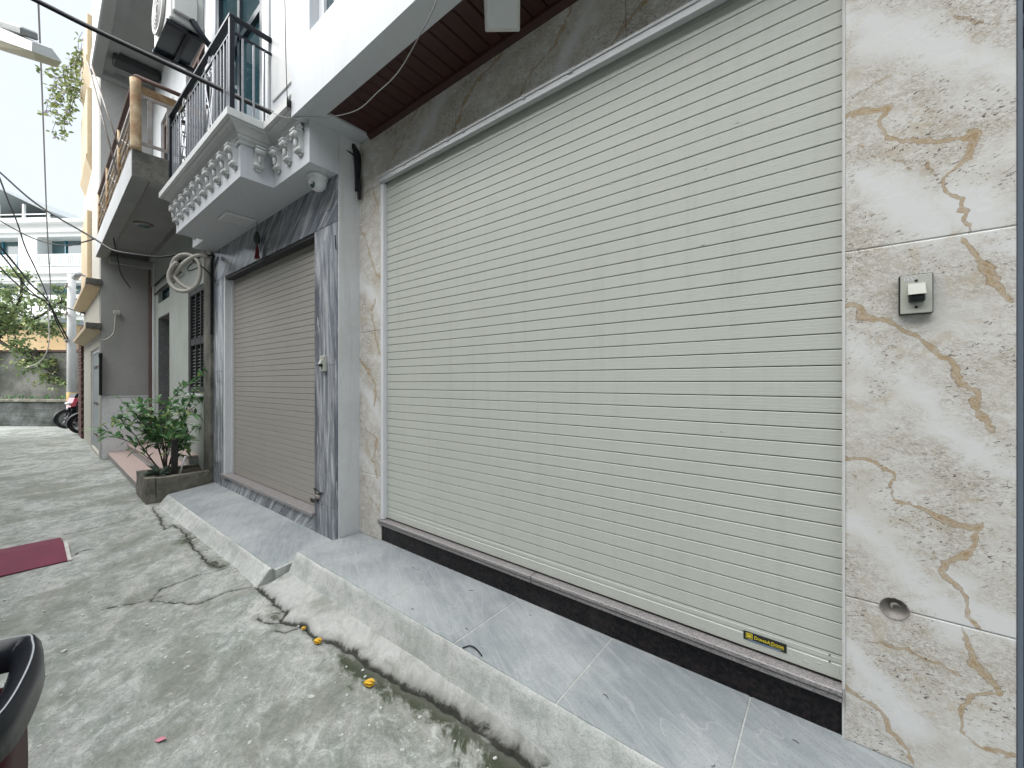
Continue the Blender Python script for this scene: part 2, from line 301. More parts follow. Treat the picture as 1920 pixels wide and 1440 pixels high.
# ------------------------------------------------------------------ building helpers
class MB:
    def __init__(s, xf=None): s.v = []; s.f = []; s.mi = []; s.xf = xf; s.cur = 0; s.sm = []
    def add(s, vs, fs, smooth=False):
        o = len(s.v); s.v += [tuple(p) for p in vs]; s.f += [tuple(i+o for i in f) for f in fs]; s.mi += [s.cur]*len(fs); s.sm += [smooth]*len(fs); return s
    def box(s, x0, x1, y0, y1, z0, z1, c=0.0, m=None):
        if x0 > x1: x0, x1 = x1, x0
        if y0 > y1: y0, y1 = y1, y0
        if z0 > z1: z0, z1 = z1, z0
        c = min(c, (x1-x0)*.45, (y1-y0)*.45, (z1-z0)*.45)
        if c <= 0:
            vs = [(x, y, z) for x in (x0, x1) for y in (y0, y1) for z in (z0, z1)]
            fs = [(0, 1, 3, 2), (4, 6, 7, 5), (0, 4, 5, 1), (2, 3, 7, 6), (0, 2, 6, 4), (1, 5, 7, 3)]
        else:
            bm = bmesh.new(); bmesh.ops.create_cube(bm, size=1)
            for p in bm.verts: p.co = Vector(((x0+x1)/2+p.co.x*(x1-x0), (y0+y1)/2+p.co.y*(y1-y0), (z0+z1)/2+p.co.z*(z1-z0)))
            bmesh.ops.bevel(bm, geom=bm.edges[:], offset=c, segments=1, affect='EDGES', profile=.5)
            bm.verts.index_update(); vs = [p.co.copy() for p in bm.verts]; fs = [[q.index for q in f.verts] for f in bm.faces]; bm.free()
        if m is not None: vs = [m @ Vector(p) for p in vs]
        return s.add(vs, fs)
    def hexa(s, p):          # eight corners: bottom loop then top loop
        return s.add(p, [(3, 2, 1, 0), (4, 5, 6, 7), (0, 1, 5, 4), (1, 2, 6, 5), (2, 3, 7, 6), (3, 0, 4, 7)])
    def tube(s, pts, r, n=8, flat=None, cap=True, up=None):
        pts = [Vector(p) for p in pts]; k = len(pts); rs = r if isinstance(r, (list, tuple)) else [r]*k
        vs, fs = [], []; prev = None
        for i, p in enumerate(pts):
            d = (pts[min(i+1, k-1)]-pts[max(i-1, 0)]).normalized()
            if prev is None:
                a = Vector(up) if up else (Vector((0, 0, 1)) if abs(d.z) < .95 else Vector((1, 0, 0)))
            else: a = prev
            u = (a-d*a.dot(d)).normalized(); prev = u; q = d.cross(u)
            for j in range(n):
                t = 2*math.pi*j/n; vs.append(p+u*(math.cos(t)*rs[i]*(flat or 1))+q*(math.sin(t)*rs[i]))
        for i in range(k-1):
            for j in range(n): fs.append((i*n+j, i*n+(j+1) % n, (i+1)*n+(j+1) % n, (i+1)*n+j))
        if cap: fs += [tuple(range(n-1, -1, -1)), tuple(range((k-1)*n, k*n))]
        return s.add(vs, fs, True)
    def lathe(s, prof, c, axis='z', n=24, a0=0, a1=2*math.pi):
        vs, fs = [], []; full = abs(a1-a0-2*math.pi) < 1e-6; m = n if full else n+1
        for r, h in prof:
            for j in range(m):
                t = a0+(a1-a0)*j/n; x, y = r*math.cos(t), r*math.sin(t)
                v = {'z': (x, y, h), 'x': (h, x, y), 'y': (x, h, y)}[axis]; vs.append((c[0]+v[0], c[1]+v[1], c[2]+v[2]))
        for i in range(len(prof)-1):
            for j in range(n): fs.append((i*m+j, i*m+(j+1) % m, (i+1)*m+(j+1) % m, (i+1)*m+j))
        return s.add(vs, fs, True)
    def prism(s, poly, lo, hi, axis):   # polygon in the two other axes, in order
        n = len(poly)
        def P(a, b, h): return {'x': (h, a, b), 'y': (a, h, b), 'z': (a, b, h)}[axis]
        vs = [P(a, b, lo) for a, b in poly]+[P(a, b, hi) for a, b in poly]
        fs = [tuple(range(n-1, -1, -1)), tuple(range(n, 2*n))]+[(i, (i+1) % n, n+(i+1) % n, n+i) for i in range(n)]
        return s.add(vs, fs)
    def mesh(s, name, mats, origin):
        vs = [Vector(p) for p in s.v]
        if s.xf is not None: vs = [s.xf @ p for p in vs]
        me = bpy.data.meshes.new(name); me.from_pydata([p-origin for p in vs], [], s.f)
        bm = bmesh.new(); bm.from_mesh(me); bmesh.ops.recalc_face_normals(bm, faces=bm.faces[:]); bm.to_mesh(me); bm.free()
        for m in mats: me.materials.append(M[m])
        me.polygons.foreach_set('material_index', s.mi); me.polygons.foreach_set('use_smooth', s.sm); me.update(); return me
    def build(s, name, mats, parent=None, label=None, cat=None, group=None, kind=None):
        vs = [Vector(p) for p in s.v]
        if s.xf is not None: vs = [s.xf @ p for p in vs]
        lo = Vector([min(p[i] for p in vs) for i in range(3)]); hi = Vector([max(p[i] for p in vs) for i in range(3)])
        o = Vector(((lo.x+hi.x)/2, (lo.y+hi.y)/2, lo.z))
        me = s.mesh(name, [mats] if isinstance(mats, str) else mats, o)
        return link(name, me, Matrix.Translation(o), parent, label, cat, group, kind)
WM = {}
def link(name, data, world, parent=None, label=None, cat=None, group=None, kind=None):
    ob = bpy.data.objects.new(name, data); COL.objects.link(ob); WM[ob.name] = world
    ob.matrix_world = world
    if parent is not None:
        ob.parent = parent; ob.matrix_parent_inverse = WM[parent.name].inverted(); ob.matrix_basis = world
    tag(ob, label, cat, group, kind); return ob
def tag(ob, label=None, cat=None, group=None, kind=None):
    for k, v in (('label', label), ('category', cat), ('group', group), ('kind', kind)):
        if v: ob[k] = v
    return ob
def thing(name, loc, label, cat, group=None):
    return link(name, None, Matrix.Translation(Vector(loc)), None, label, cat, group)
def bx(name, mat, parent, x0, x1, y0, y1, z0, z1, c=0.0, xf=None, **kw):
    return MB(xf).box(x0, x1, y0, y1, z0, z1, c).build(name, mat, parent, **kw)
def smooth_path(pts, n=6):
    pts = [Vector(p) for p in pts]; outp = []
    for i in range(len(pts)-1):
        p0 = pts[max(i-1, 0)]; p1 = pts[i]; p2 = pts[i+1]; p3 = pts[min(i+2, len(pts)-1)]
        for j in range(n):
            t = j/n; outp.append(.5*((2*p1)+(p2-p0)*t+(2*p0-5*p1+4*p2-p3)*t*t+(3*p1-p0-3*p2+p3)*t**3))
    return outp+[pts[-1]]
def polydist(X, Y, polys):
    d = np.full(X.shape, 9.0)
    for pl in polys:
        for (ax, ay), (bx_, by) in zip(pl[:-1], pl[1:]):
            ux, uy = bx_-ax, by-ay; L2 = ux*ux+uy*uy+1e-12
            t = np.clip(((X-ax)*ux+(Y-ay)*uy)/L2, 0, 1)
            d = np.minimum(d, np.hypot(X-ax-t*ux, Y-ay-t*uy))
    return d
def grid_mesh(name, P, attrs, mats, smooth=True):
    """P: (ny,nx,3) array; attrs: name -> (ny,nx)"""
    ny, nx = P.shape[:2]; me = bpy.data.meshes.new(name)
    idx = np.arange(ny*nx).reshape(ny, nx)
    q = np.stack([idx[:-1, :-1], idx[:-1, 1:], idx[1:, 1:], idx[1:, :-1]], -1).reshape(-1, 4)
    me.vertices.add(ny*nx); me.vertices.foreach_set('co', P.reshape(-1).astype(np.float32))
    me.loops.add(q.size); me.loops.foreach_set('vertex_index', q.reshape(-1).astype(np.int32))
    me.polygons.add(len(q)); me.polygons.foreach_set('loop_start', np.arange(0, q.size, 4, dtype=np.int32)); me.polygons.foreach_set('loop_total', np.full(len(q), 4, np.int32))
    me.polygons.foreach_set('use_smooth', np.full(len(q), smooth)); me.update(calc_edges=True)
    for k, a in attrs.items():
        at = me.attributes.new(k, 'FLOAT', 'POINT'); at.data.foreach_set('value', a.reshape(-1).astype(np.float32))
    for m in mats: me.materials.append(M[m])
    return me
def vnoise(X, Y, sc_, seed=0, octv=4):
    """value noise on arrays"""
    r = np.random.default_rng(seed); tab = r.random((256, 256)); outv = np.zeros(X.shape); amp = 1; tot = 0; f = sc_
    for o in range(octv):
        x = X*f+o*17.3; y = Y*f+o*9.1; xi = np.floor(x).astype(int); yi = np.floor(y).astype(int); u = x-xi; v = y-yi
        u = u*u*(3-2*u); v = v*v*(3-2*v); g = lambda a, b: tab[a % 256, b % 256]
        outv += amp*((g(xi, yi)*(1-u)+g(xi+1, yi)*u)*(1-v)+(g(xi, yi+1)*(1-u)+g(xi+1, yi+1)*u)*v); tot += amp; amp *= .5; f *= 2.03
    return outv/tot-.5

# ================================================================== THE GROUND
CRACK_MAIN=[(-0.315,-0.576),(-0.558,-0.589),(-0.848,-0.601),(-1.022,-0.620),(-1.259,-0.626),(-1.418,-0.637),(-1.646,-0.662),(-1.835,-0.686),(-1.930,-0.691),(-2.132,-0.715),(-2.226,-0.739),(-2.348,-0.745),(-2.428,-0.751),(-2.570,-0.797),(-2.659,-0.738),(-2.804,-0.759),(-2.994,-0.743),(-3.140,-0.751)]
CRACK_T=[(-3.185,-0.716),(-3.244,-0.880),(-3.219,-1.064),(-3.362,-1.162),(-3.509,-1.251),(-3.645,-1.181),(-3.680,-0.955),(-3.645,-0.763)]
CRACK_U=[(-3.70,-0.80),(-3.870,-0.841),(-4.122,-0.827),(-4.329,-0.838),(-4.763,-0.792),(-5.205,-0.786),(-5.103,-0.874),(-5.676,-0.828),(-6.119,-0.80)]
CRACK_F=[(-3.536,-1.200),(-3.561,-1.321),(-3.608,-1.422)]
CRACK_J=[[(-5.72,-0.86),(-5.734,-1.089),(-5.675,-1.294),(-5.654,-1.50)],[(-4.895,-1.519),(-4.978,-1.453),(-4.986,-1.390)],[(-2.57,-.80),(-2.62,-.86),(-2.72,-.88)],[(-2.43,-.75),(-2.45,-.84),(-2.52,-.87)]]
xs = np.unique(np.round(np.concatenate([np.array([-400,-200,-120,-80,-60,-45,-35,-28,-24]),np.arange(-22,-8,.12),np.arange(-8,-5.7,.03),np.arange(-5.7,-.1,.008),np.arange(-.1,1.5,.03),np.array([1.6,2,3,5,9,16,30,60,120,300])]),4))
ys = np.unique(np.round(np.concatenate([np.array([-400,-150,-70,-35,-18,-10,-7]),np.arange(-6,-3.3,.15),np.arange(-3.3,-1.7,.02),np.arange(-1.7,-.5,.008),np.arange(-.5,.3,.1),np.array([.6,2,5,10,20,40,90,200,400])]),4))
X, Y = np.meshgrid(xs, ys)
jx = X+vnoise(X,Y,9,3)*.05; jy = Y+vnoise(X,Y,9,4)*.05
jx2 = jx+vnoise(X,Y,40,5)*.016; jy2 = jy+vnoise(X,Y,40,6)*.016
crack = np.minimum(polydist(jx2, jy2, [CRACK_MAIN])*.55, polydist(jx2, jy2, [CRACK_T, CRACK_U, CRACK_F]+CRACK_J)*.85)
moss = np.minimum(polydist(jx, jy, [[(p[0],p[1]-.025) for p in CRACK_MAIN[:9]]])*.8-.025, polydist(jx, jy, [CRACK_MAIN[7:14]])*1.5+.03)
moss = np.minimum(moss, polydist(jx, jy, [[(-2.62,-.78),(-2.85,-.80)]])+.0); moss = np.minimum(moss, polydist(jx, jy, [[(-4.72,-.80),(-4.5,-.82)],[(-3.70,-.80),(-3.85,-.82)]])*1.2+.01)
moss = np.minimum(moss, polydist(jx, jy, [CRACK_U[3:]])*1.8+.06)
moss = moss+.07*np.where((X>-3.15)&(X<1.4), np.clip((jy2-np.interp(X, np.array(CRACK_MAIN)[::-1][:,0], np.array(CRACK_MAIN)[::-1][:,1]))/.02,0,1), 0)
cm = np.array(CRACK_MAIN)[::-1]; yline = np.interp(X, cm[:,0], cm[:,1])
jyl = jy2-yline
near = (X>-3.15)&(X<1.4)
apron = np.where(near, np.clip(jyl/.012, 0, 1), 0)*np.clip((X+3.2)/.1,0,1)
Z = vnoise(X,Y,1.3,8)*.012+(vnoise(X,Y,7,9)*.006+vnoise(X,Y,30,10,3)*.004)*(1-.55*apron)
Z *= np.clip((14-np.hypot(X,Y))/8, 0, 1)
Z += apron*(.006+.060*np.clip((Y-yline)/np.maximum(-.562-yline,.03),0,1)*np.clip((X+3.14)/.06,0,1))
Z -= .012*np.clip(1-crack/.009,0,1)
Pg = np.stack([X,Y,Z],-1)
g = link('ground', grid_mesh('ground', Pg, dict(crack=crack, moss=moss, apron=apron), ['street']), Matrix.Identity(4), kind='structure', label='stained cracked concrete alley with moss along the crack')

# sloped concrete kerbs in front of the two thresholds
def kerb(name, x0, x1, prof, seed, label):
    n = int((x1-x0)/.02)+1; xk = np.linspace(x0, x1, n); p = np.array(prof); rows = []
    S = np.linspace(0, 1, 22); seg = np.linspace(0, 1, len(p)); yy = np.interp(S, seg, p[:,0]); zz = np.interp(S, seg, p[:,1])
    XX, SS = np.meshgrid(xk, S); YY = np.repeat(yy[:,None], n, 1); ZZ = np.repeat(zz[:,None], n, 1)
    nn = vnoise(XX, YY*2+ZZ*3, 5, seed)*.008+vnoise(XX, (YY+ZZ)*2, 33, seed+1, 3)*.005
    edge = np.exp(-((SS-.28)/.1)**2)*vnoise(XX, SS*0, 14, seed+2, 4)*.010
    P = np.stack([XX, YY-nn, ZZ+nn*.5+edge], -1)
    me = grid_mesh(name, P, {}, ['kerbcon'])
    bm = bmesh.new(); bm.from_mesh(me); bm.verts.ensure_lookup_table()
    for c in (0, n-1):
        bm.verts.ensure_lookup_table(); loop = [bm.verts[r*n+c] for r in range(22)]
        back = bm.verts.new((loop[0].co.x, p[0][0], -.05)); bm.faces.new(loop+[back])
    bmesh.ops.recalc_face_normals(bm, faces=bm.faces[:]); bm.to_mesh(me); bm.free()
    return link(name, me, Matrix.Identity(4), kind='structure', label=label)
kerb('kerb', -3.075, 1.6, [(-.47,.1875),(-.499,.1875),(-.505,.185),(-.535,.125),(-.563,.066),(-.575,.045),(-.60,.0)], 21, 'pale sloped concrete kerb below the wide shutter')
kerb('kerb', -6.18, -3.15, [(-.60,.098),(-.645,.098),(-.662,.092),(-.675,.075),(-.71,.03),(-.74,.0),(-.77,-.02)], 31, 'low rough concrete kerb below the narrow shutter')

# platforms with slate tiles
pv = MB().box(-3.075,1.6,-.49,.012,-.05,.1893).build('pavement', 'kerbcon', kind='structure', label='slate tiled threshold before the wide shutter')
jx_ = [-3.073,-2.575,-1.99,-1.41,-.835,-.25,.34,.93,1.6]
for a, b in zip(jx_[:-1], jx_[1:]):
    bx('tile', 'slate', pv, a+.0026, b-.0026, -.498, .018, .17, .1915+random.uniform(-.0008,.0008), .002)
xfB = Matrix.Translation((0,-.19,.155)) @ Matrix.Rotation(math.atan(.055/.46),4,'X') @ Matrix.Translation((0,.19,-.155))
pv = MB(xfB).box(-6.20,-3.10,-.645,-.10,.0,.1532).build('pavement', 'kerbcon', kind='structure', label='slate tiled threshold before the narrow shutter')
jx_ = [-6.20,-5.62,-5.03,-4.44,-3.85,-3.12]
for a, b in zip(jx_[:-1], jx_[1:]):
    bx('tile', 'slate', pv, a+.0026, b-.0026, -.65, -.10, .135, .1555+random.uniform(-.0008,.0008), .002, xf=xfB)

# ================================================================== HOUSE A : beige marble, wide shutter
A = thing('marble_house', (-1.37,.3,.19), 'house clad in beige veined marble with the wide pale green-grey roller shutter', 'house')
wall = MB().box(-3.13,-2.78,.0014,.45,.1,3.5).box(.03,.4175,.0014,.45,.1,.652).box(.03,.4175,.0014,.45,.732,3.5).box(.03,.123,.0014,.45,.652,.732).box(.203,.4175,.0014,.45,.652,.732).box(-2.78,.03,.0014,.45,3.055,3.5).box(-3.13,.4175,.45,.5,.1,3.5)
wallA = wall.build('wall', 'caulk', A)
VEINS=[
[(0.027,2.364),(0.119,2.355),(0.150,2.349),(0.132,2.303),(0.150,2.257),(0.217,2.222),(0.324,2.187),(0.342,2.204),(0.335,2.150),(0.317,2.103),(0.279,2.077),(0.272,2.046),(0.284,2.009),(0.307,1.991),(0.317,1.934),(0.335,1.891)],
[(0.324,1.877),(0.350,1.840),(0.356,1.817),(0.374,1.766),(0.391,1.716),(0.421,1.676)],
[(0.032,1.707),(0.078,1.689),(0.092,1.660),(0.132,1.642),(0.192,1.594),(0.241,1.540),(0.287,1.499),(0.298,1.450),(0.335,1.401),(0.350,1.353),(0.374,1.302)],
[(0.036,1.171),(0.097,1.166),(0.154,1.150),(0.145,1.101),(0.158,1.062),(0.205,1.041),(0.241,1.031),(0.287,1.007),(0.339,0.997),(0.350,1.016),(0.339,0.954),(0.317,0.899),(0.276,0.871),(0.279,0.829),(0.313,0.795),(0.324,0.728),(0.353,0.696)],
[(0.313,0.685),(0.335,0.645),(0.342,0.584),(0.371,0.560),(0.387,0.509),(0.328,0.486),(0.313,0.430),(0.313,0.369),(0.353,0.354),(0.427,0.343)],
[(0.042,0.377),(0.115,0.357),(0.145,0.308),(0.150,0.276),(0.201,0.239),(0.217,0.209)],
[(0.02,2.93),(.10,2.88),(.16,2.90),(.2,2.80),(.30,2.74),(.36,2.76),(.43,2.70)],
[(-3.118,1.662),(-2.933,1.512),(-2.857,1.425),(-2.864,1.254)],
[(-3.118,1.146),(-3.012,1.103),(-2.980,1.040),(-2.827,0.979),(-2.857,0.883),(-2.895,0.823),(-2.827,0.690)],
[(-3.020,0.653),(-2.933,0.514),(-2.783,0.427)],
[(-2.864,2.110),(-2.902,2.029),(-2.857,1.852),(-2.827,1.752),(-2.783,1.649)],
[(-3.118,2.771),(-2.957,2.557),(-2.880,2.369),(-2.790,2.269)],[(-2.880,3.013),(-2.790,2.775)],
[(-2.75,3.02),(-2.62,3.16),(-2.52,3.20),(-2.45,3.30),(-2.33,3.38),(-2.30,3.43)],[(-2.05,3.02),(-1.9,3.14),(-1.86,3.24),(-1.72,3.33),(-1.6,3.35),(-1.5,3.43)],
[(-1.45,3.02),(-1.3,3.2),(-1.15,3.25),(-1.05,3.4)],[(-.9,3.02),(-.74,3.15),(-.6,3.22),(-.52,3.42)],[(-.3,3.05),(-.1,3.25),(.05,3.3),(.2,3.42)]]
THIN=[
[(0.064,2.262),(0.097,2.219),(0.171,2.179),(0.192,2.133)],[(0.171,2.179),(0.225,2.139),(0.244,2.110),(0.237,2.067)],[(0.046,1.135),(0.077,1.093),(0.088,1.050)],
[(0.180,0.996),(0.217,0.952),(0.249,0.926),(0.247,0.892)],[(0.027,2.426),(0.088,2.445),(0.167,2.452),(0.229,2.431)],[(0.060,0.564),(0.101,0.508),(0.141,0.472)],
[(0.293,2.590),(0.332,2.536),(0.419,2.486)],[(0.060,0.564),(0.192,0.573),(0.310,0.540)]]
BANDS=[
[(0.032,1.573),(0.167,1.468),(0.264,1.316),(0.363,1.194),(0.424,1.148)],[(0.046,2.696),(0.192,2.562),(0.310,2.450),(0.419,2.331)],[(0.032,2.153),(0.128,2.095),(0.180,2.009),(0.241,1.908)],
[(0.046,0.940),(0.141,0.881),(0.217,0.798),(0.298,0.691)],[(0.046,0.512),(0.128,0.412),(0.192,0.338)],[(0.310,1.990),(0.363,1.896),(0.419,1.851)],[(0.298,0.823),(0.353,0.744),(0.424,0.708)],
[(-3.13,1.46),(-2.95,1.33),(-2.78,1.15)],[(-3.13,.85),(-2.97,.79),(-2.80,.62)],[(-3.13,2.3),(-2.95,2.2),(-2.78,2.0)],[(-2.5,3.0),(-2.2,3.25),(-2.0,3.43)],[(-1.2,3.0),(-.9,3.4)],[(0,3.1),(.3,3.3)]]
def marble_tile(x0, x1, z0, z1, res, hole=None):
    g_ = .0011
    xa = np.linspace(x0+g_, x1-g_, max(3, int((x1-x0)/res))); za = np.linspace(z0+g_, z1-g_, max(3, int((z1-z0)/res)))
    xa = np.concatenate([[xa[0]], xa, [xa[-1]]]); za = np.concatenate([[za[0]], za, [za[-1]]])
    XX, ZZ = np.meshgrid(xa, za); YY = np.zeros_like(XX)+random.uniform(-.0008,.0004); YY[0,:]=YY[-1,:]=.011; YY[:,0]=YY[:,-1]=.011
    ja = XX+vnoise(XX,ZZ,14,41)*.05; jb = ZZ+vnoise(XX,ZZ,14,42)*.05
    jb = jb+vnoise(XX,ZZ,60,43)*.012; ja = ja+vnoise(XX,ZZ,60,44)*.012
    v = np.minimum(polydist(ja,jb,VEINS), polydist(ja,jb,THIN)*2.2+.004); b = polydist(ja,jb,BANDS)
    c = Vector(((x0+x1)/2,0,z0)); me = grid_mesh('tile', np.stack([XX-c.x,YY,ZZ-c.z],-1), dict(vein=v, band=b), ['marble'])
    if hole:
        bm = bmesh.new(); bm.from_mesh(me)
        bmesh.ops.delete(bm, geom=[f for f in bm.faces if (f.calc_center_median()+c-Vector(hole)).length < .0345], context='FACES'); bm.to_mesh(me); bm.free()
    return link('tile', me, Matrix.Translation(c), wallA)
HOLE=(.163,0,.692)
for z0, z1 in ((.19,.692),(.692,1.893),(1.893,3.43)):
    marble_tile(.036,.421,z0,z1,.005,HOLE if z0 < 1 else None)
for z0, z1 in ((.19,.694),(.694,1.85),(1.85,3.0)): marble_tile(-3.10,-2.775,z0,z1,.006)
for x0, x1 in ((-3.10,-1.93),(-1.93,-.765),(-.765,.036)): marble_tile(x0,x1,3.0 if x1 < -1.5 else 3.048,3.43,.009)
h = MB().lathe([(.0352,-.0025),(.0375,.0),(.033,.004),(.031,.018),(0,.020)],(HOLE[0],0,HOLE[2]),'y',28).build('core_hole','iron_grey',A,label='round drilled hole with a pipe stub')
MB().tube(smooth_path([(.158,.05,.683),(.158,.02,.686),(.158,.012,.70),(.170,.012,.704),(.178,.02,.698)],4),.004,8).build('pipe_stub','cable_white',h)
# shutter
SH = MB().box(-2.77,.045,.053,.063,.34,3.2).build('roller_shutter','dark_hole',A,label='wide pale green-grey slatted roller shutter')
def slat_profile(p):
    return [(.012,.0022),(.0015,.0024),(0,.0042),(0,p*.26),(.0003,p*.27),(.0003,p*.285),(0,p*.295),(0,p*.49),(.0003,p*.50),(.0003,p*.515),(0,p*.525),(0,p*.72),(.0003,p*.73),(.0003,p*.745),(0,p*.755),(0,p-.0032),(.0015,p-.0012),(.012,p-.001)]
def slat_mesh(name, x0, x1, p, mat):
    pr = slat_profile(p); n = len(pr); vs = [(x, y, z) for x in (x0-(x0+x1)/2, x1-(x0+x1)/2) for y, z in pr]
    m = MB(); m.add(vs, [(i, i+1, n+i+1, n+i) for i in range(n-1)]+[tuple(range(n)), tuple(range(2*n-1, n-1, -1))]); return m.mesh(name, [mat], Vector((0,0,0)))
PIT = .0577
sm = slat_mesh('slat', -2.737, .036, PIT, 'shutter')
zb = .372; zs0 = zb+.088
for i in range(47):
    link('slat', sm, Matrix.Translation((-1.3505, .03+random.uniform(-.0006,.0006), zs0+i*PIT)), SH)
bar = MB(); pr = [(.03,zb),(.0,zb+.001),(-.002,zb+.004),(-.002,zb+.052),(.0,zb+.054),(.0,zb+.060),(-.0015,zb+.062),(-.0015,zb+.078),(.0,zb+.080),(.0,zb+.086),(.012,zb+.0875)]
n = len(pr); bar.add([(x, .03+y, z) for x in (-2.737,.036) for y, z in pr], [(i,i+1,n+i+1,n+i) for i in range(n-1)]); bar.build('bottom_bar','shutter',SH)
for zz in (.452,.428): MB().lathe([(.0028,-.002),(.0024,-.0035),(0,-.004)],(-.004,.03,zz),'y',10).build('screw','screw',SH)
# plaster smears low on the bar
def splat(name, c, w, hgt, seed, mat, parent, y=-.0022):
    r = random.Random(seed); m = MB(); n = 14; pts = []
    for i in range(n):
        t = 2*math.pi*i/n; k = .55+r.random()*.55; pts.append((c[0]+math.cos(t)*w*k, c[1]+y, c[2]+math.sin(t)*hgt*k))
    ctr = (c[0], c[1]+y-.0012, c[2]); m.add(pts+[ctr], [(i,(i+1)%n,n) for i in range(n)]); return m.build(name, mat, parent)
for i, (x, z, w_, h_) in enumerate([(-.075,.398,.012,.010),(-.035,.408,.012,.003),(.022,.405,.003,.012),(-.33,1.10,.008,.003),(-.36,1.235,.006,.003),(-.43,2.03,.010,.006),(-.42,2.35,.006,.004),(-.85,2.42,.009,.003),(-2.66,.385,.01,.008),(-.95,1.62,.008,.006),(-.12,2.66,.008,.006),(-.30,2.50,.006,.005),(.005,2.60,.004,.006),(-1.6,1.2,.006,.004)]):
    splat('plaster_splash',(x,.03,z),w_,h_,50+i,'chip',SH)
# guides and head trim
tr = MB().box(-2.775,-2.738,-.003,.05,.365,3.0,.002).build('guide_rail','upvc',A)
MB().box(.0325,.0385,-.004,.04,.365,3.43,.001).build('caulk_strip','caulk',A)
MB().box(-2.775,.034,-.022,.012,3.0,3.046,.003).box(-2.775,.034,-.028,-.02,3.034,3.05,.002).build('head_trim','alu',A)
for x in (-2.45,-1.98,-1.83,-1.35,-1.05): MB().box(x-.012,x+.012,-.031,-.021,3.028,3.052,.002).lathe([(.004,-.034),(0,-.036)],(x,0,3.04),'y',8).build('trim_clip','alu',A)
# threshold
MB().box(-2.80,.030,.012,.045,.185,.322).build('threshold_riser','granite_dark',A)
MB().box(-2.80,-1.31,-.018,.10,.342,.362,.003).box(-2.80,-1.31,-.012,.10,.318,.3405,.003).build('threshold_slab','granite_grey',A)
MB().box(-1.306,.033,-.018,.10,.342,.362,.003).box(-1.306,.033,-.012,.10,.318,.3405,.003).build('threshold_slab','granite_grey',A)
# overhanging upper storey
SO = MB().box(-3.17,1.6,-.505,-.345,3.43,3.56).box(-3.17,-2.92,-.345,.012,3.4305,3.56).box(-2.92,1.6,-.345,.3,3.47,3.56).build('soffit','white',A)
x = -2.92; k = 0
while x < 1.55:
    MB().box(x+.003,x+.099,-.346,-.002,3.443,3.468,.006).build('plank','plank',SO); x += .102
MB().prism([(-.002,3.40),(-.030,3.425),(-.036,3.443),(-.002,3.443)],-2.92,1.55,'x').build('crown_moulding','plank',A)
MB().box(-2.93,1.55,-.352,-.345,3.428,3.47).build('plank_edge','plank',A)
UP = MB().box(-3.17,-2.88,-.5045,-.30,3.561,7.2).box(-2.88,-1.25,-.5045,-.30,3.561,3.92).box(-2.88,-1.25,-.5045,-.30,5.35,7.2).box(-1.25,1.6,-.5045,-.30,3.561,7.2).box(-3.17,1.6,-.3,.3,7.0,7.2).box(-3.17,-2.9,-.3,.3,3.561,7.0).build('upper_wall','white',A)
wn = MB().box(-2.88,-2.81,-.44,-.38,3.92,5.35,.004).box(-1.32,-1.25,-.44,-.38,3.92,5.35,.004).box(-2.81,-1.32,-.44,-.38,3.92,3.99,.004).box(-2.81,-1.32,-.44,-.38,5.28,5.35,.004).box(-2.09,-2.04,-.43,-.39,3.99,5.28,.004).build('window','upvc',A)
MB().box(-2.81,-2.09,-.415,-.405,3.99,5.28).build('pane','glass_dark',wn); MB().box(-2.04,-1.32,-.415,-.405,3.99,5.28).build('pane','glass_dark',wn)

# ================================================================== HOUSE B : narrow white house with ornate balcony
B = thing('white_house', (-4.6,.1,.15), 'narrow white house with grey marble door surround and ornate corbelled balcony', 'house')
wb = MB().box(-3.472,-3.085,-.178,.4,.1,3.43).box(-6.23,-5.858,-.178,.4,.05,3.3).box(-5.858,-3.472,-.178,.4,2.735,3.3).box(-6.23,-3.472,.4,.5,.05,3.3).build('wall','white2',B)
def gtile(x0,x1,z0,z1,mat): bx('tile',mat,wb,x0+.0015,x1-.0015,-.19,-.176,z0+.0015,z1-.0015,.0015)
for z0,z1 in ((.15,.41),(.41,1.58),(1.58,2.73)): gtile(-3.475,-3.10,z0,z1,'gmarble'); gtile(-6.215,-5.855,z0,z1,'gmarble')
for x0,x1 in ((-6.215,-5.2),(-5.2,-4.05),(-4.05,-3.10)): gtile(x0,x1,2.73,3.108,'gmarble_d')
SB = MB().box(-5.79,-3.48,-.085,-.075,.29,2.8).build('roller_shutter','dark_hole',B,label='narrow taupe slatted roller shutter')
smB = slat_mesh('slat', -5.79, -3.478, PIT, 'shutter_b')
for i in range(41): link('slat', smB, Matrix.Translation((-4.634,-.10,.408+i*PIT)), SB)
MB().box(-5.79,-3.478,-.102,-.09,.322,.372,.002).box(-5.79,-3.478,-.101,-.09,.375,.405,.002).build('bottom_bar','shutter_b',SB)
MB().box(-3.74,-3.60,-.1045,-.102,.345,.378,.0005).box(-3.725,-3.705,-.1055,-.1045,.352,.371).box(-3.695,-3.615,-.1055,-.1045,.356,.366).build('name_plate','screw',SB)
MB().box(-5.855,-5.80,-.185,-.07,.30,2.733,.003).box(-5.80,-5.775,-.12,-.07,.30,2.733,.002).build('jamb','upvc',B)
MB().box(-5.80,-3.48,-.18,-.07,2.70,2.729).build('head_trim','louvre',B)
MB().box(-5.862,-3.468,-.215,-.07,.288,.318,.003).build('threshold_slab','granite_grey',B)
MB().box(-5.853,-3.477,-.188,-.17,.14,.287).build('threshold_riser','gmarble_d',B)
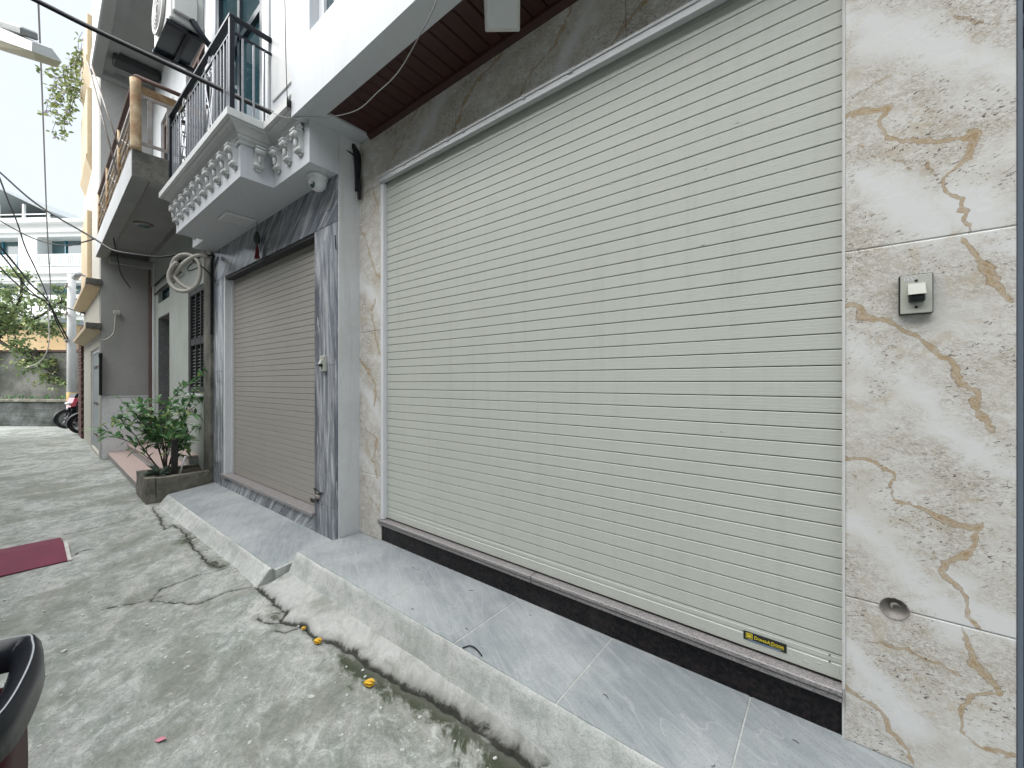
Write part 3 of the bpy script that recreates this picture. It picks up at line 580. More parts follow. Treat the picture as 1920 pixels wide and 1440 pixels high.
# balcony
MB().box(-5.75,-3.74,-.66,-.18,3.108,3.50).box(-3.739,-3.086,-.41,-.18,3.1082,3.4995).box(-6.20,-5.751,-.41,-.18,3.1082,3.4995).build('balcony','white',B)
BAL = [o for o in COL.objects if o.name == 'balcony'][0]
def sweep(path, prof):
    pts = [Vector((p[0],p[1],0)) for p in path]; nrm = []
    for a, b in zip(pts[:-1], pts[1:]):
        d = (b-a).normalized(); nrm.append(Vector((d.y,-d.x,0)))
    m = MB(); n = len(pts); vs = []
    for o, z in prof:
        for i, p in enumerate(pts):
            if i == 0: q = p+nrm[0]*o
            elif i == n-1: q = p+nrm[-1]*o
            else:
                a, b = nrm[i-1], nrm[i]; q = p+(a+b)*(o/(1+a.dot(b)))
            vs.append((q.x,q.y,z))
    fs = [(r*n+i, r*n+i+1, (r+1)*n+i+1, (r+1)*n+i) for r in range(len(prof)-1) for i in range(n-1)]
    m.add(vs, fs); return m
pathB = [(-6.2,-.41),(-5.75,-.41),(-5.75,-.66),(-3.74,-.66),(-3.74,-.41),(-3.172,-.41)]
cor = sweep(pathB, [(.001,3.372),(.014,3.374),(.018,3.382),(.016,3.392),(.008,3.396),(.010,3.402),(.024,3.412),(.028,3.42),(.028,3.436),(.04,3.440),(.046,3.452),(.058,3.468),(.078,3.482),(.098,3.488),(.102,3.496),(.125,3.498),(.127,3.50),(.127,3.556),(.125,3.558),(-.10,3.562)])
cor.build('cornice','moulding',BAL)
MB().box(-5.75,-3.74,-.56,-.28,3.501,3.56).box(-6.2,-3.2,-.31,-.18,3.5002,3.561).build('floor_slab','white',BAL)
def corbel_mesh():
    m = MB(); w_ = .034
    prof = [(.0,.172),(-.058,.172),(-.066,.160),(-.066,.148),(-.056,.140),(-.040,.120),(-.030,.095),(-.030,.070),(-.036,.048),(-.034,.030),(-.024,.020),(-.010,.016),(0,.02)]
    m.prism(prof, -w_, w_, 'x')
    for y, z, r in ((-.050,.148,.026),(-.026,.040,.019)):
        m.lathe([(0,-w_*1.12),(r*.45,-w_*1.18),(r*.5,-w_*1.05),(r*.8,-w_*1.05),(r,-w_*.95),(r,w_*.95),(r*.8,w_*1.05),(r*.5,w_*1.05),(r*.45,w_*1.18),(0,w_*1.12)],(0,y,z),'x',14)
    m.tube([(0,-.036,.135),(0,-.043,.10),(0,-.040,.075),(0,-.05,.055)],[.010,.016,.014,.006],8)
    m.box(-w_*1.15,w_*1.15,-.074,0,.172,.186,.002); m.box(-w_*.6,w_*.6,-.02,0,0,.018,.003)
    return m.mesh('corbel',['moulding'],Vector((0,0,0)))
cmh = corbel_mesh()
for i in range(10): link('corbel', cmh, Matrix.Translation((-3.84-i*.204,-.66,3.192)), BAL)
for xx in (-3.62,-3.42,-3.22,-5.9,-6.1): link('corbel', cmh, Matrix.Translation((xx,-.41,3.192)), BAL)
link('corbel', cmh, Matrix.Translation((-3.74,-.535,3.192)) @ Matrix.Rotation(R_(90),4,'Z'), BAL)
link('corbel', cmh, Matrix.Translation((-5.75,-.535,3.192)) @ Matrix.Rotation(R_(-90),4,'Z'), BAL)
# railing
RL = MB().box(-5.80,-3.79,-.722,-.678,4.40,4.425,.003).box(-3.834,-3.79,-.678,-.40,4.40,4.425,.003).box(-5.80,-5.756,-.678,-.30,4.40,4.425,.003).build('railing','black',B)
MB().box(-5.79,-3.80,-.708,-.692,4.285,4.30).box(-5.79,-3.80,-.708,-.692,3.605,3.62).box(-3.82,-3.804,-.692,-.4,4.285,4.30).box(-3.82,-3.804,-.692,-.4,3.605,3.62).box(-5.786,-5.77,-.692,-.3,4.285,4.30).box(-5.786,-5.77,-.692,-.3,3.605,3.62).build('rail_bar','black',RL)
for px_, py_ in ((-3.812,-.70),(-5.778,-.70)): MB().box(px_-.018,px_+.018,py_-.018,py_+.018,3.56,4.40,.002).build('post','black',RL)
M['bar'] = dirty('railing_bar_painted_glint', (.30,.31,.33), .3, .2, 9, (.06,.06,.07), .5)  # sky highlights on the black bars put into a lighter grey
bmx = MB().box(-.0065,.0065,-.0065,.0065,0,.665).mesh('baluster',['bar'],Vector((0,0,0)))
xb = -3.90; nb = 0
while xb > -5.74:
    if not (-4.52 < xb < -4.27 or -5.38 < xb < -5.13): link('baluster', bmx, Matrix.Translation((xb,-.70,3.62)), RL)
    xb -= .085; nb += 1
for yy in (-.62,-.54,-.46): link('baluster', bmx, Matrix.Translation((-3.812,yy,3.62)), RL); link('baluster', bmx, Matrix.Translation((-5.778,yy,3.62)), RL)
def spiral(c, r0, a0, turns, sgn):
    return [(c[0]+sgn*math.cos(a0+t*turns*6.283)*r0*(1-t*.8), -.70, c[1]+math.sin(a0+t*turns*6.283)*r0*(1-t*.8)) for t in [i/26 for i in range(27)]]
for cx in (-4.395,-5.255):
    m = MB()
    for sg in (-1,1):
        m.tube(spiral((cx+sg*.048,4.21),.05,0,1.4,sg),.0055,6); m.tube(spiral((cx+sg*.045,3.72),.045,math.pi,1.4,sg),.0055,6)
        m.tube(smooth_path([(cx+sg*.098,-.70,4.21),(cx+sg*.085,-.70,4.10),(cx,-.70,3.92),(cx-sg*.06,-.70,3.80),(cx-sg*.088,-.70,3.70)],5),.0055,6)
        m.tube([(cx+sg*.11,-.70,3.62),(cx+sg*.11,-.70,4.285)],.0065,6)
    m.tube([(cx,-.70,4.29),(cx,-.70,4.36),(cx,-.70,4.40)],.005,6); m.tube(smooth_path([(cx-.03,-.70,4.37),(cx-.02,-.70,4.32),(cx,-.70,4.31),(cx+.02,-.70,4.32),(cx+.03,-.70,4.37)],4),.004,6)
    m.build('scroll_panel','bar',RL)
# upper wall, pilaster and glazed door
MB().box(-6.23,-5.85,-.27,.4,3.52,7.2).box(-4.40,-3.172,-.27,.4,3.52,7.2).box(-5.85,-4.40,-.27,.4,6.1,7.2).box(-5.85,-4.40,.2,.4,3.52,6.1).build('upper_wall','white',B)
MB().box(-3.93,-3.20,-.40,-.27,3.56,7.2,.004).box(-3.86,-3.30,-.412,-.40,3.70,3.72).build('pilaster','white',B)
MB().box(-3.87,-3.84,-.418,-.40,3.75,5.8,.004).box(-3.30,-3.27,-.418,-.40,3.75,5.8,.004).box(-3.84,-3.30,-.418,-.40,3.75,3.78,.004).box(-3.78,-3.36,-.412,-.40,3.86,5.7,.004).box(-3.95,-3.19,-.43,-.40,3.562,3.66,.008).build('pilaster_moulding','moulding',B)
dr = MB().box(-5.85,-5.76,-.26,-.18,3.56,6.1).box(-4.49,-4.40,-.26,-.18,3.56,6.1).box(-5.16,-5.09,-.25,-.18,3.56,6.1).box(-5.76,-4.49,-.25,-.18,3.56,3.66).box(-5.76,-4.49,-.25,-.18,5.2,5.27).build('balcony_door','frame_teal',B)
MB().box(-5.76,-5.16,-.215,-.205,3.66,6.1).build('pane','glass_dark',dr); MB().box(-5.09,-4.49,-.215,-.205,3.66,6.1).build('pane','glass_dark',dr)

# ================================================================== HOUSE C : grey house with steps and old iron balcony
XC = Matrix.Translation((-6.23,-.19,0)) @ Matrix.Rotation(R_(-1.697),4,'Z')     # local x to the right, -y to the street
def W(x, y, z): return tuple(XC @ Vector((x, y, z)))
Cc = thing('grey_house', W(-2.2,.2,0), 'old grey rendered house with dark louvred shutters and a rusty iron balcony', 'house')
def opening_wall(m, x0, x1, z0, z1, y0, y1, holes):
    """boxes round rectangular holes (x0,x1,z0,z1), holes sorted left to right without x overlap"""
    cur = x0
    for hx0, hx1, hs in holes:
        if hx0 > cur: m.box(cur, hx0, y0, y1, z0, z1)
        zc = z0
        for a, b in hs:
            if a > zc: m.box(hx0, hx1, y0, y1, zc, a)
            zc = b
        if zc < z1: m.box(hx0, hx1, y0, y1, zc, z1)
        cur = hx1
    if cur < x1: m.box(cur, x1, y0, y1, z0, z1)
    return m
m = opening_wall(MB(XC), -4.39, -.335, 0, 3.9, 0, .25, [(-3.72,-2.70,[(.42,2.66),(2.92,3.19)]),(-1.35,-.36,[(1.28,2.80)])])
m.build('wall','mint_render',Cc)
MB(XC).box(-.335,-.004,-.03,.25,0,3.9,.004).build('pier','old_conc',Cc)
MB(XC).box(-4.39,-4.14,-.05,.0,.3,3.75,.004).build('door_pilaster','brown_paint',Cc)
MB(XC).box(-4.14,-4.0,-.03,.0,.3,3.75,.004).build('door_pilaster','white2',Cc)
M['speckle'] = granite('speckled_render', (.10,.105,.11), (.17,.175,.18), (.30,.30,.30), 70, .8)
MB(XC).box(-3.72,-3.70,.0,.6,.42,2.66).box(-3.70,-2.70,.0,.6,2.64,2.66).build('door_reveal','speckle',Cc)
MB(XC).box(-3.75,-2.68,.58,.62,.3,2.7).box(-2.72,-2.70,.012,.6,.42,2.64).build('doorway','dark_hole',Cc)
tw = MB(XC).box(-3.72,-3.68,.06,.12,2.92,3.19).box(-2.74,-2.70,.06,.12,2.92,3.19).box(-3.68,-2.74,.06,.12,3.16,3.19).build('transom_window','frame_teal',Cc)
MB(XC).box(-3.68,-2.74,.09,.10,2.92,3.16).build('pane','glass_far',tw)
wd = MB(XC).box(-1.35,-1.27,.01,.09,1.28,2.80,.004).box(-.41,-.36,.01,.09,1.28,2.80,.004).box(-1.27,-.41,.01,.09,2.72,2.80,.004).box(-1.27,-.41,.01,.09,1.28,1.37,.004).box(-1.27,-.41,.015,.085,1.98,2.08,.004).box(-1.005,-.965,.015,.085,1.37,2.72,.003).box(-.725,-.685,.015,.085,1.37,2.72,.003).build('shutter_window','louvre',Cc)
M['louvre_slat'] = dirty('louvre_slat_paint',(.11,.115,.125),.4,.4,9,(.2,.2,.19))
lv = MB().box(-.115,.115,-.022,.022,-.003,.003,.001).mesh('louvre_slat',['louvre_slat'],Vector((0,0,0)))
for cx in (-1.137,-.845,-.568):
    for z0, z1 in ((1.40,1.96),(2.11,2.70)):
        z = z0
        while z < z1:
            link('louvre_slat', lv, XC @ Matrix.Translation((cx,.05,z)) @ Matrix.Rotation(R_(42),4,'X'), wd); z += .047
MB(XC).box(-1.27,-.41,.088,.095,1.37,2.72).build('shutter_back','dark_hole',wd)
MB(XC).box(-1.40,-.335,-.05,.02,1.245,1.279,.004).build('window_sill','white2',Cc)
MB(XC).box(-1.36,-.9,-.022,.0,1.02,1.06,.004).build('wall_bracket','iron_grey',Cc)
# old balcony
BC = MB(XC).box(-4.36,.10,-.76,.0,3.87,4.06).build('balcony','grey_soffit',Cc,label='stained concrete balcony slab')
MB(XC).box(-4.365,.105,-.775,-.63,3.75,4.07,.006).box(-.06,.106,-.63,0,3.751,4.071,.006).box(-4.365,-4.2,-.63,0,3.751,4.07,.006).box(-4.2,-.06,-.09,0,3.76,3.87).build('edge_beam','grey_soffit',BC)
MB(XC).box(-4.37,.108,-.782,-.776,3.757,4.066).build('fascia','white2',BC)
MB(XC).box(.106,.113,-.776,0,3.757,4.066).build('end_face','old_conc',BC)
MB(XC).box(-4.2,-4.05,-.62,-.02,3.64,3.75).box(-4.2,-4.1,-.05,0,3.3,3.64).build('bracket','grey_soffit',BC)
rc = MB(XC).tube([(-4.33,-.74,4.92),(.07,-.74,4.92)],.024,8).tube([(.07,-.74,4.92),(.07,0,4.92)],.024,8).build('iron_railing','brown_paint',Cc)
MB(XC).tube([(.07,-.74,4.07),(.07,-.74,4.12),(.07,-.74,4.8),(.07,-.74,4.88)],[.058,.05,.05,.054],12).build('post','rust',rc)
for xx in (-1.4,-2.9,-4.32): MB(XC).tube([(xx,-.74,4.07),(xx,-.74,4.92)],.02,8).build('post','rust',rc)
for zz in (4.18,4.72): MB(XC).box(-4.33,.07,-.752,-.728,zz-.014,zz+.014).build('rail_bar','iron_grey',rc); MB(XC).box(.058,.082,-.74,0,zz-.016,zz+.016).build('rail_bar','iron_grey',rc)
for zz in (4.31,4.44,4.58): MB(XC).tube([(-4.33,-.74,zz),(.07,-.74,zz)],.009,6).build('rail_bar','rust',rc); MB(XC).tube([(.07,-.45,zz),(.07,0,zz)],.010,6).build('rail_bar','iron_grey',rc)
for yy in (-.62,-.45,-.40,-.2): MB(XC).box(.06,.08,yy-.022,yy+.022,4.19,4.71,.002).build('upright','iron_grey',rc)
for x0 in (-.1,-1.5,-3.0):
    MB(XC).tube([(x0-.1,-.735,4.2),(x0-1.1,-.735,4.7)],.007,6).build('brace','iron_grey',rc); MB(XC).tube([(x0-.1,-.735,4.7),(x0-1.1,-.735,4.2)],.007,6).build('brace','iron_grey',rc)
MB(XC).box(-.02,.03,-.70,-.06,4.78,4.86,.004).build('rusty_angle','rust',rc)
for nm_, p0, p1, lab in (('bamboo_pole',(-.9,-.80,4.1),(-1.2,-1.05,5.55),'longer thin pole leaning out from the rusty balcony'),('bamboo_pole',(-.75,-.80,4.4),(-1.15,-1.02,5.5),'shorter thin pole leaning out from the rusty balcony')):
    MB(XC).tube([p0,p1],.010,6).build(nm_,'iron_grey',None,lab,'pole')
for zz in (3.30,3.12): MB(XC).tube([(-3.95,-.02,zz),(-1.6,-.04,zz+.02)],.012,6).build('pipe','cable',Cc)
# upper storey
opening_wall(MB(XC),-4.39,.02,3.9,8.4,.02,.25,[(-3.6,-2.5,[(4.1,6.3)]),(-1.6,-.5,[(4.1,6.3)])]).build('upper_wall','white2',Cc)
for x0 in (-3.6,-1.6):
    dd = MB(XC).box(x0,x0+.07,.06,.12,4.1,6.3).box(x0+1.03,x0+1.1,.06,.12,4.1,6.3).box(x0+.07,x0+1.03,.06,.12,6.2,6.3).box(x0+.51,x0+.58,.06,.12,4.1,6.2).build('balcony_door','brown_paint',Cc)
    MB(XC).box(x0+.07,x0+1.03,.085,.095,4.1,6.2).build('pane','glass_dark',dd)
cs = MB(XC).box(-4.37,.3,-.83,.02,7.22,7.36).box(-4.38,.3,-.84,-.70,7.10,7.37,.005).box(-4.38,-4.22,-.70,.02,7.101,7.22).box(-4.22,.3,-.70,-.55,7.18,7.22).build('canopy_slab','grey_soffit',Cc)
MB(XC).box(-4.38,.3,-.852,-.841,7.115,7.366).build('fascia','white2',cs)
MB(XC).box(-3.75,-3.5,-.62,.0,7.06,7.22,.02).build('shade_dark_beam','louvre',cs)  # the beam's shadow is put into its near-black colour
# ceiling light on the underside
lt = thing('ceiling_light', W(-2.0,-.42,3.84), 'round dark flush light under the old grey concrete balcony', 'light')
MB(XC).lathe([(0,3.835),(.085,3.835),(.105,3.842),(.115,3.858),(.115,3.869),(0,3.8695)],(-2.0,-.42,0),'z',28).build('housing','iron_grey',lt)
MB(XC).lathe([(0,3.828),(.05,3.829),(.08,3.834),(.082,3.838)],(-2.0,-.42,0),'z',28).build('lens','glass_far',lt)

# steps
st = thing('granite_steps', W(-2.7,-.3,0), 'pink granite entrance steps beside the concrete planter', 'steps')
for i, (x0, x1, y0, z0, z1) in enumerate([(-4.36,-.775,-.63,.0,.125),(-4.36,-.775,-.37,.125,.265),(-4.36,-.775,-.12,.265,.41)]):
    s_ = MB(XC).box(x0,x1,y0+.02,.0,z0,z1-.028).build('step','grey_render',st)
    MB(XC).box(x0,x1+.0,y0,.02 if i==2 else .0,z1-.0275,z1,.004).build('tread','pink_granite',s_)
# planter
def rough_box(m, x0, x1, y0, y1, z0, z1, seed, amp=.006, n=7):
    bm = bmesh.new(); bmesh.ops.create_cube(bm, size=1)
    bmesh.ops.subdivide_edges(bm, edges=bm.edges[:], cuts=n, use_grid_fill=True)
    vs = []
    for v in bm.verts:
        p = Vector(((x0+x1)/2+v.co.x*(x1-x0), (y0+y1)/2+v.co.y*(y1-y0), (z0+z1)/2+v.co.z*(z1-z0)))
        e = sum(abs(abs(c)-.5) < 1e-4 for c in v.co)
        q = mnoise.noise_vector(p*9+Vector((seed,0,0)))*amp
        if e >= 2: q = q*1.6-Vector((v.co.x,v.co.y,v.co.z))*amp*1.2
        vs.append(p+q)
    bm.verts.index_update(); fs = [[q.index for q in f.verts] for f in bm.faces]; bm.free(); return m.add(vs, fs)
pl = thing('planter', W(-.4,-.32,0), 'weathered concrete planter box holding the green shrub', 'planter')
MB_ = MB(XC); rough_box(MB_,-.77,-.03,-.645,-.55,-.02,.30,1); MB_.build('front_wall','planter',pl)
MB_ = MB(XC); rough_box(MB_,-.13,-.03,-.55,.0,-.02,.298,2); MB_.build('side_wall','planter',pl)
MB_ = MB(XC); rough_box(MB_,-.77,-.69,-.55,.0,-.02,.296,3); MB_.build('side_wall','planter',pl)
MB_ = MB(XC); rough_box(MB_,-.70,-.12,-.56,.0,0,.262,4,.016,10); MB_.build('soil','soil',pl)

# ---------------- leaves
def leaf_mesh(name, centers, dirs, ups, lens, wids, mat, fold=.25, droop=.25, seed=0):
    r = np.random.default_rng(seed); n = len(centers); V = []; F = []; A_ = []
    for i in range(n):
        d = Vector(dirs[i]).normalized(); u = Vector(ups[i]); u = (u-d*u.dot(d)).normalized(); s = d.cross(u)
        Lf, Wd = lens[i], wids[i]; b = Vector(centers[i]); o = len(V)
        for t, wv in ((0,0.04),(.3,.42),(.62,.5),(1,0.0)):
            c = b+d*(Lf*t)-u*(droop*Lf*t*t)
            if wv < .01: V.append(c)
            else: V += [c+s*(Wd*wv)+u*(Wd*wv*fold), c, c-s*(Wd*wv)+u*(Wd*wv*fold)]
        F += [(o,o+1,o+4,o+3),(o+1,o+2,o+5,o+4),(o+3,o+4,o+7,o+6),(o+4,o+5,o+8,o+7),(o+6,o+7,o+9),(o+7,o+8,o+9)]
        A_ += [float(r.random())]*10
    me = bpy.data.meshes.new(name); me.from_pydata(V, [], F); me.polygons.foreach_set('use_smooth',[True]*len(F)); me.update()
    at = me.attributes.new('leafrand','FLOAT','POINT'); at.data.foreach_set('value',A_); me.materials.append(M[mat]); return me
rs = random.Random(3)
def rv(): return Vector((rs.gauss(0,1),rs.gauss(0,1),rs.gauss(0,1))).normalized()
sh = thing('shrub', W(-.38,-.40,.25), 'leafy green shrub with several thin stems growing in the concrete planter', 'shrub')
base = Vector((-.40,-.40,.24)); cen=[];di=[];up=[];le=[];wi=[]
def twigs(m, p, d, length, r, depth):
    pts = [p]; q = p.copy(); dd = d.normalized(); nseg = 5
    for i in range(nseg):
        dd = (dd+rv()*.16+Vector((0,0,.05))).normalized(); q = q+dd*(length/nseg); pts.append(q.copy())
    m.tube(pts, [r*(1-.55*i/nseg) for i in range(nseg+1)], 6)
    for i, pt in enumerate(pts):
        if depth >= 1 and i >= 1:
            for k in range(1 if depth == 1 else 2):
                a = (rv()+dd*.7+Vector((0,0,.15))).normalized(); cen.append(pt+rv()*.015); di.append(a); up.append((Vector((0,0,1))+rv()*.5)); le.append(rs.uniform(.075,.13)); wi.append(rs.uniform(.034,.056))
        if depth < 2 and i >= 2 and (depth == 0 or i in (2,4)):
            for k in range(1): twigs(m, pt, (dd+rv()*.9+Vector((0,0,.1))).normalized(), length*rs.uniform(.45,.7), r*.5, depth+1)
stem = MB(XC)
for d, ln in (((-.25,-.15,1),.70),((.05,-.1,1),.80),((.30,.05,1),.60),((-.55,-.35,.8),.62),((.1,.28,1),.60),((-.1,-.4,.9),.60),((.5,-.1,.75),.45)):
    twigs(stem, base+Vector((rs.uniform(-.02,.02),rs.uniform(-.02,.02),0)), Vector(d), ln, .011, 0)
# one long stray shoot to the right and one to the left
for pts in ([(-.38,-.38,.6),(-.28,-.30,.85),(-.22,-.25,1.05),(-.12,-.2,1.25),(-.02,-.18,1.38)],[(-.45,-.45,.65),(-.75,-.62,.84),(-1.05,-.75,.90),(-1.25,-.82,.92)]):
    stem.tube(smooth_path(pts,3),.005,5)
    for p in smooth_path(pts,5)[6:]:
        for k in range(3): cen.append(Vector(p)); di.append(rv()+Vector((0,0,.25))); up.append(Vector((0,0,1))+rv()*.5); le.append(rs.uniform(.06,.10)); wi.append(rs.uniform(.026,.04))
stem.build('stem','bark',sh)
lm = leaf_mesh('foliage',cen,di,up,le,wi,'leaf',seed=5); lm.transform(XC)
link('foliage',lm,Matrix.Identity(4),sh,kind='stuff')
ag = thing('agave', W(-.30,-.44,.26), 'low spiky rosette plant at the foot of the shrub', 'plant')
for k in range(26):
    a = k*2.4; e_ = .25+.75*((k%7)/7); d = Vector((math.cos(a)*math.cos(e_),math.sin(a)*math.cos(e_),math.sin(e_)))
    me = leaf_mesh('leaf',[Vector((-.27,-.49,.285))],[d],[Vector((0,0,1))],[rs.uniform(.15,.22)],[.045],'leaf_succ',.5,.15,k); me.transform(XC); link('leaf',me,Matrix.Identity(4),ag)
sk = thing('wooden_stake', W(-.17,-.36,.25), 'dark square stake leaning upright in the planter', 'stake')
MB(XC @ Matrix.Translation((-.185,-.36,.24)) @ Matrix.Rotation(R_(5),4,'Y')).box(-.034,.034,-.03,.03,0,.50,.004).build('stake','stake',sk)
MB(XC).tube([(-.13,-.32,.27),(-.06,-.30,.42),(-.02,-.28,.52)],.009,6).build('white_stick','upvc',None,'thin white stick leaning beside the dark stake','stick')

# ================================================================== HOUSE D : cream house, grey side wall
D_ = thing('cream_house', W(-6.5,0,0), 'tall cream house with tan window boxes and bare grey side wall', 'house')
MB(XC).box(-4.558,-4.405,-.715,3,0,9.6).build('side_wall','grey_render',D_)
opening_wall(MB(XC),-8.75,-4.56,0,9.6,-.72,-.55,[(-6.55,-4.72,[(.05,2.12)])]).build('front_wall','cream',D_)
wt_ = MB(XC).box(-4.40,-4.393,-.70,.0,0,1.14).build('wainscot','caulk',D_)
for z0,z1 in ((0.0,.38),(.38,.76),(.76,1.14)):
    for y0,y1 in ((-.705,.0),): bx('tile','wmarble',wt_,-4.393,-4.381,y0+.002,y1-.002,z0+.002,z1-.002,.001,xf=XC)
MB(XC).box(-4.40,-4.375,-.715,.0,1.141,1.18,.003).build('wainscot_cap','white2',D_)
for z0,z1,x0,x1,dp in ((3.66,5.16,-8.2,-6.28,.07),(6.37,7.82,-8.2,-6.28,.07),(8.5,9.4,-8.2,-6.28,.07)):
    b_ = MB(XC).box(x0,x1,-.72-dp,-.721,z0,z1,.006).build('window_box','tan',D_)
    MB(XC).prism([(-.721,z0-.35),(-.72-dp-.02,z0-.08),(-.72-dp-.02,z0-.001),(-.721,z0-.001)],x0,x1,'x').build('ledge','tan',b_)
for z,x0 in ((3.28,-8.7),(2.46,-8.7)):
    MB(XC).prism([(-.721,z-.10),(-.90,z-.02),(-.90,z+.06),(-.721,z+.08)],x0,-4.40,'x').build('canopy','tan',D_)
MB(XC).box(-4.46,-4.37,-.905,-.70,3.25,3.36,.005).build('canopy_end','old_conc',D_); MB(XC).box(-4.46,-4.37,-.905,-.70,2.43,2.54,.005).build('canopy_end','old_conc',D_)
gt = MB(XC).box(-6.55,-6.48,-.70,-.62,.05,2.12).box(-4.79,-4.72,-.70,-.62,.05,2.12).box(-6.48,-4.79,-.69,-.63,2.05,2.12).build('gate','upvc',D_)
for i in range(4):
    x0 = -6.47+i*.42
    pn = MB(XC).box(x0,x0+.40,-.68,-.645,.08,2.04,.004).build('gate_panel','gate_grey',gt)
    for zz in (.35,1.0,1.75): MB(XC).box(x0+.37,x0+.415,-.70,-.68,zz-.03,zz+.03,.002).build('hinge','iron_grey',gt)
MB(XC).box(-6.55,-4.72,-.50,-.45,0,2.2).build('gate_dark','dark_hole',D_)
# black pipe box, conduit hook and little white camera on D
MB(XC).prism([(-4.375,1.20),(-4.30,1.20),(-4.295,1.96),(-4.375,1.96)],-.74,-.70,'y').box(-4.38,-4.28,-.745,-.695,1.9,1.98,.004).build('downpipe','cable',None,'black downpipe stub on the corner of the grey side wall','pipe')
MB(XC).tube(smooth_path([(-4.36,-.50,2.74),(-4.34,-.52,2.70),(-4.34,-.53,2.50),(-4.34,-.55,2.36),(-4.34,-.62,2.26),(-4.34,-.70,2.22)],5),.013,8).box(-4.385,-4.33,-.55,-.45,2.72,2.80,.01).build('conduit','cable_white',None,'curved white conduit hooked on the bare grey side wall','conduit')
cmD = thing('security_camera', W(-4.5,-.98,3.38), 'small white camera above the tan canopy of the cream house', 'camera')
MB(XC).tube([(-4.50,-.90,3.40),(-4.52,-.99,3.42)],.016,8).build('bracket','upvc',cmD); MB(XC).tube([(-4.47,-.99,3.42),(-4.70,-1.02,3.38)],[.045,.05],12).build('body','upvc',cmD)
# brick pier and flat-roofed neighbour beyond D
E_ = thing('brick_pier', W(-9.6,-.6,0), 'slim reddish brown pier standing just past the cream house', 'pier')
MB(XC).box(-9.9,-8.76,-.74,-.3,0,2.9).build('core','brown_paint',E_)
z=.02
M['brick']=dirty('brown_brick',(.15,.075,.06),.85,.6,7,(.08,.045,.04),bump=.5)
bk = MB().box(-.19,.19,-.02,.02,0,.075,.004).mesh('brick',['brick'],Vector((0,0,0)))
r_=0
while z < 2.8:
    for i in range(3): link('brick', bk, XC @ Matrix.Translation((-9.68+i*.39-(.1 if r_%2 else 0)+.06,-.75,z)), E_)
    z += .085; r_ += 1
# vine on the roof edge of D
vn = thing('rooftop_vine', W(-7.6,-1.0,8.0), 'green vine spilling over the roof edge of the cream house', 'vine')
cen=[];di=[];up=[];le=[];wi=[]; vs_ = MB(XC)
for k in range(13):
    x0 = rs.uniform(-8.6,-7.0); p = Vector((x0,-.80,rs.uniform(8.6,9.7))); pts=[p.copy()]
    for j in range(9):
        p = p+Vector((rs.gauss(-.02,.05),rs.gauss(-.045,.04),rs.gauss(-.14,.06))); pts.append(p.copy())
        for q in range(5): cen.append(p+rv()*.06); di.append(rv()-Vector((0,0,.4))); up.append(rv()); le.append(rs.uniform(.07,.13)); wi.append(rs.uniform(.04,.07))
    vs_.tube(pts,.004,4)
vs_.build('stem','twig',vn); lm = leaf_mesh('foliage',cen,di,up,le,wi,'leaf_vine',seed=8); lm.transform(XC); link('foliage',lm,Matrix.Identity(4),vn,kind='stuff')

# ================================================================== THE FAR END
# end wall runs square to the view: from (-19.0,-.35) towards (-23.9,-3.7) and on
ed = Vector((-.81,-.586,0)).normalized(); XE = Matrix(((ed.x,-ed.y,0,-18.6),(ed.y,ed.x,0,-.05),(0,0,1,0),(0,0,0,1)))   # local x runs left along the wall, local y is toward the camera side
nE = Vector((XE[0][1],XE[1][1]))
sgn = 1 if (Vector((0,-1.8))-Vector((-20,-1.5))).dot(nE) > 0 else -1
def EY(v): return sgn*v
rw = thing('retaining_wall', tuple(XE @ Vector((3,0,0))), 'low damp blackened retaining wall across the end of the alley', 'wall')
m = MB(XE); rough_box(m,-.6,9,EY(-.4),EY(0),-.1,.80,11,.02,14); m.build('wall','retain',rw)
m = MB(XE); rough_box(m,-.6,9,EY(-.5),EY(.05),.80,.88,12,.018,14); m.build('coping','planter',rw)
bw = thing('block_wall', tuple(XE @ Vector((3,EY(-.9),.0))), 'tall mould stained garden wall behind the retaining wall', 'wall')
m = MB(XE); rough_box(m,.9,9,EY(-1.15),EY(-.95),.1,2.5,13,.02,14); m.build('wall','block',bw)
MB(XE).box(.9,9,EY(-1.2),EY(-.9),2.5,2.58,.01).build('coping','brown_paint',bw)
m = MB(XE); rough_box(m,.55,.95,EY(-1.2),EY(-.82),.1,2.35,14,.02,9); m.build('pier','block',bw)
sh2 = thing('shed', tuple(XE @ Vector((-.3,EY(-1.4),0))), 'small shed with a rusty red sheet roof behind the pole', 'shed')
MB(XE).box(-1.6,.5,EY(-2.2),EY(-1.0),0,2.35).build('wall','block',sh2); MB(XE).box(-1.7,.6,EY(-2.3),EY(-.7),2.36,2.9,.02).build('roof','rust' if False else 'brown_paint',sh2)
# moss cushions and weeds on the ledge
cen=[];di=[];up=[];le=[];wi=[]
for k in range(260):
    p = XE @ Vector((rs.uniform(0.2,6) if k>90 else rs.uniform(.2,1.4),EY(rs.uniform(-.85,-.1)),.88)); cen.append(p); di.append(rv()*.6+Vector((0,0,.9))); up.append(rv()); le.append(rs.uniform(.06,.2)); wi.append(rs.uniform(.03,.06))
wdz = link('weeds',leaf_mesh('weeds',cen,di,up,le,wi,'leaf',seed=9),Matrix.Identity(4),None,'weeds and moss growing on top of the retaining wall','weeds',None,'stuff')
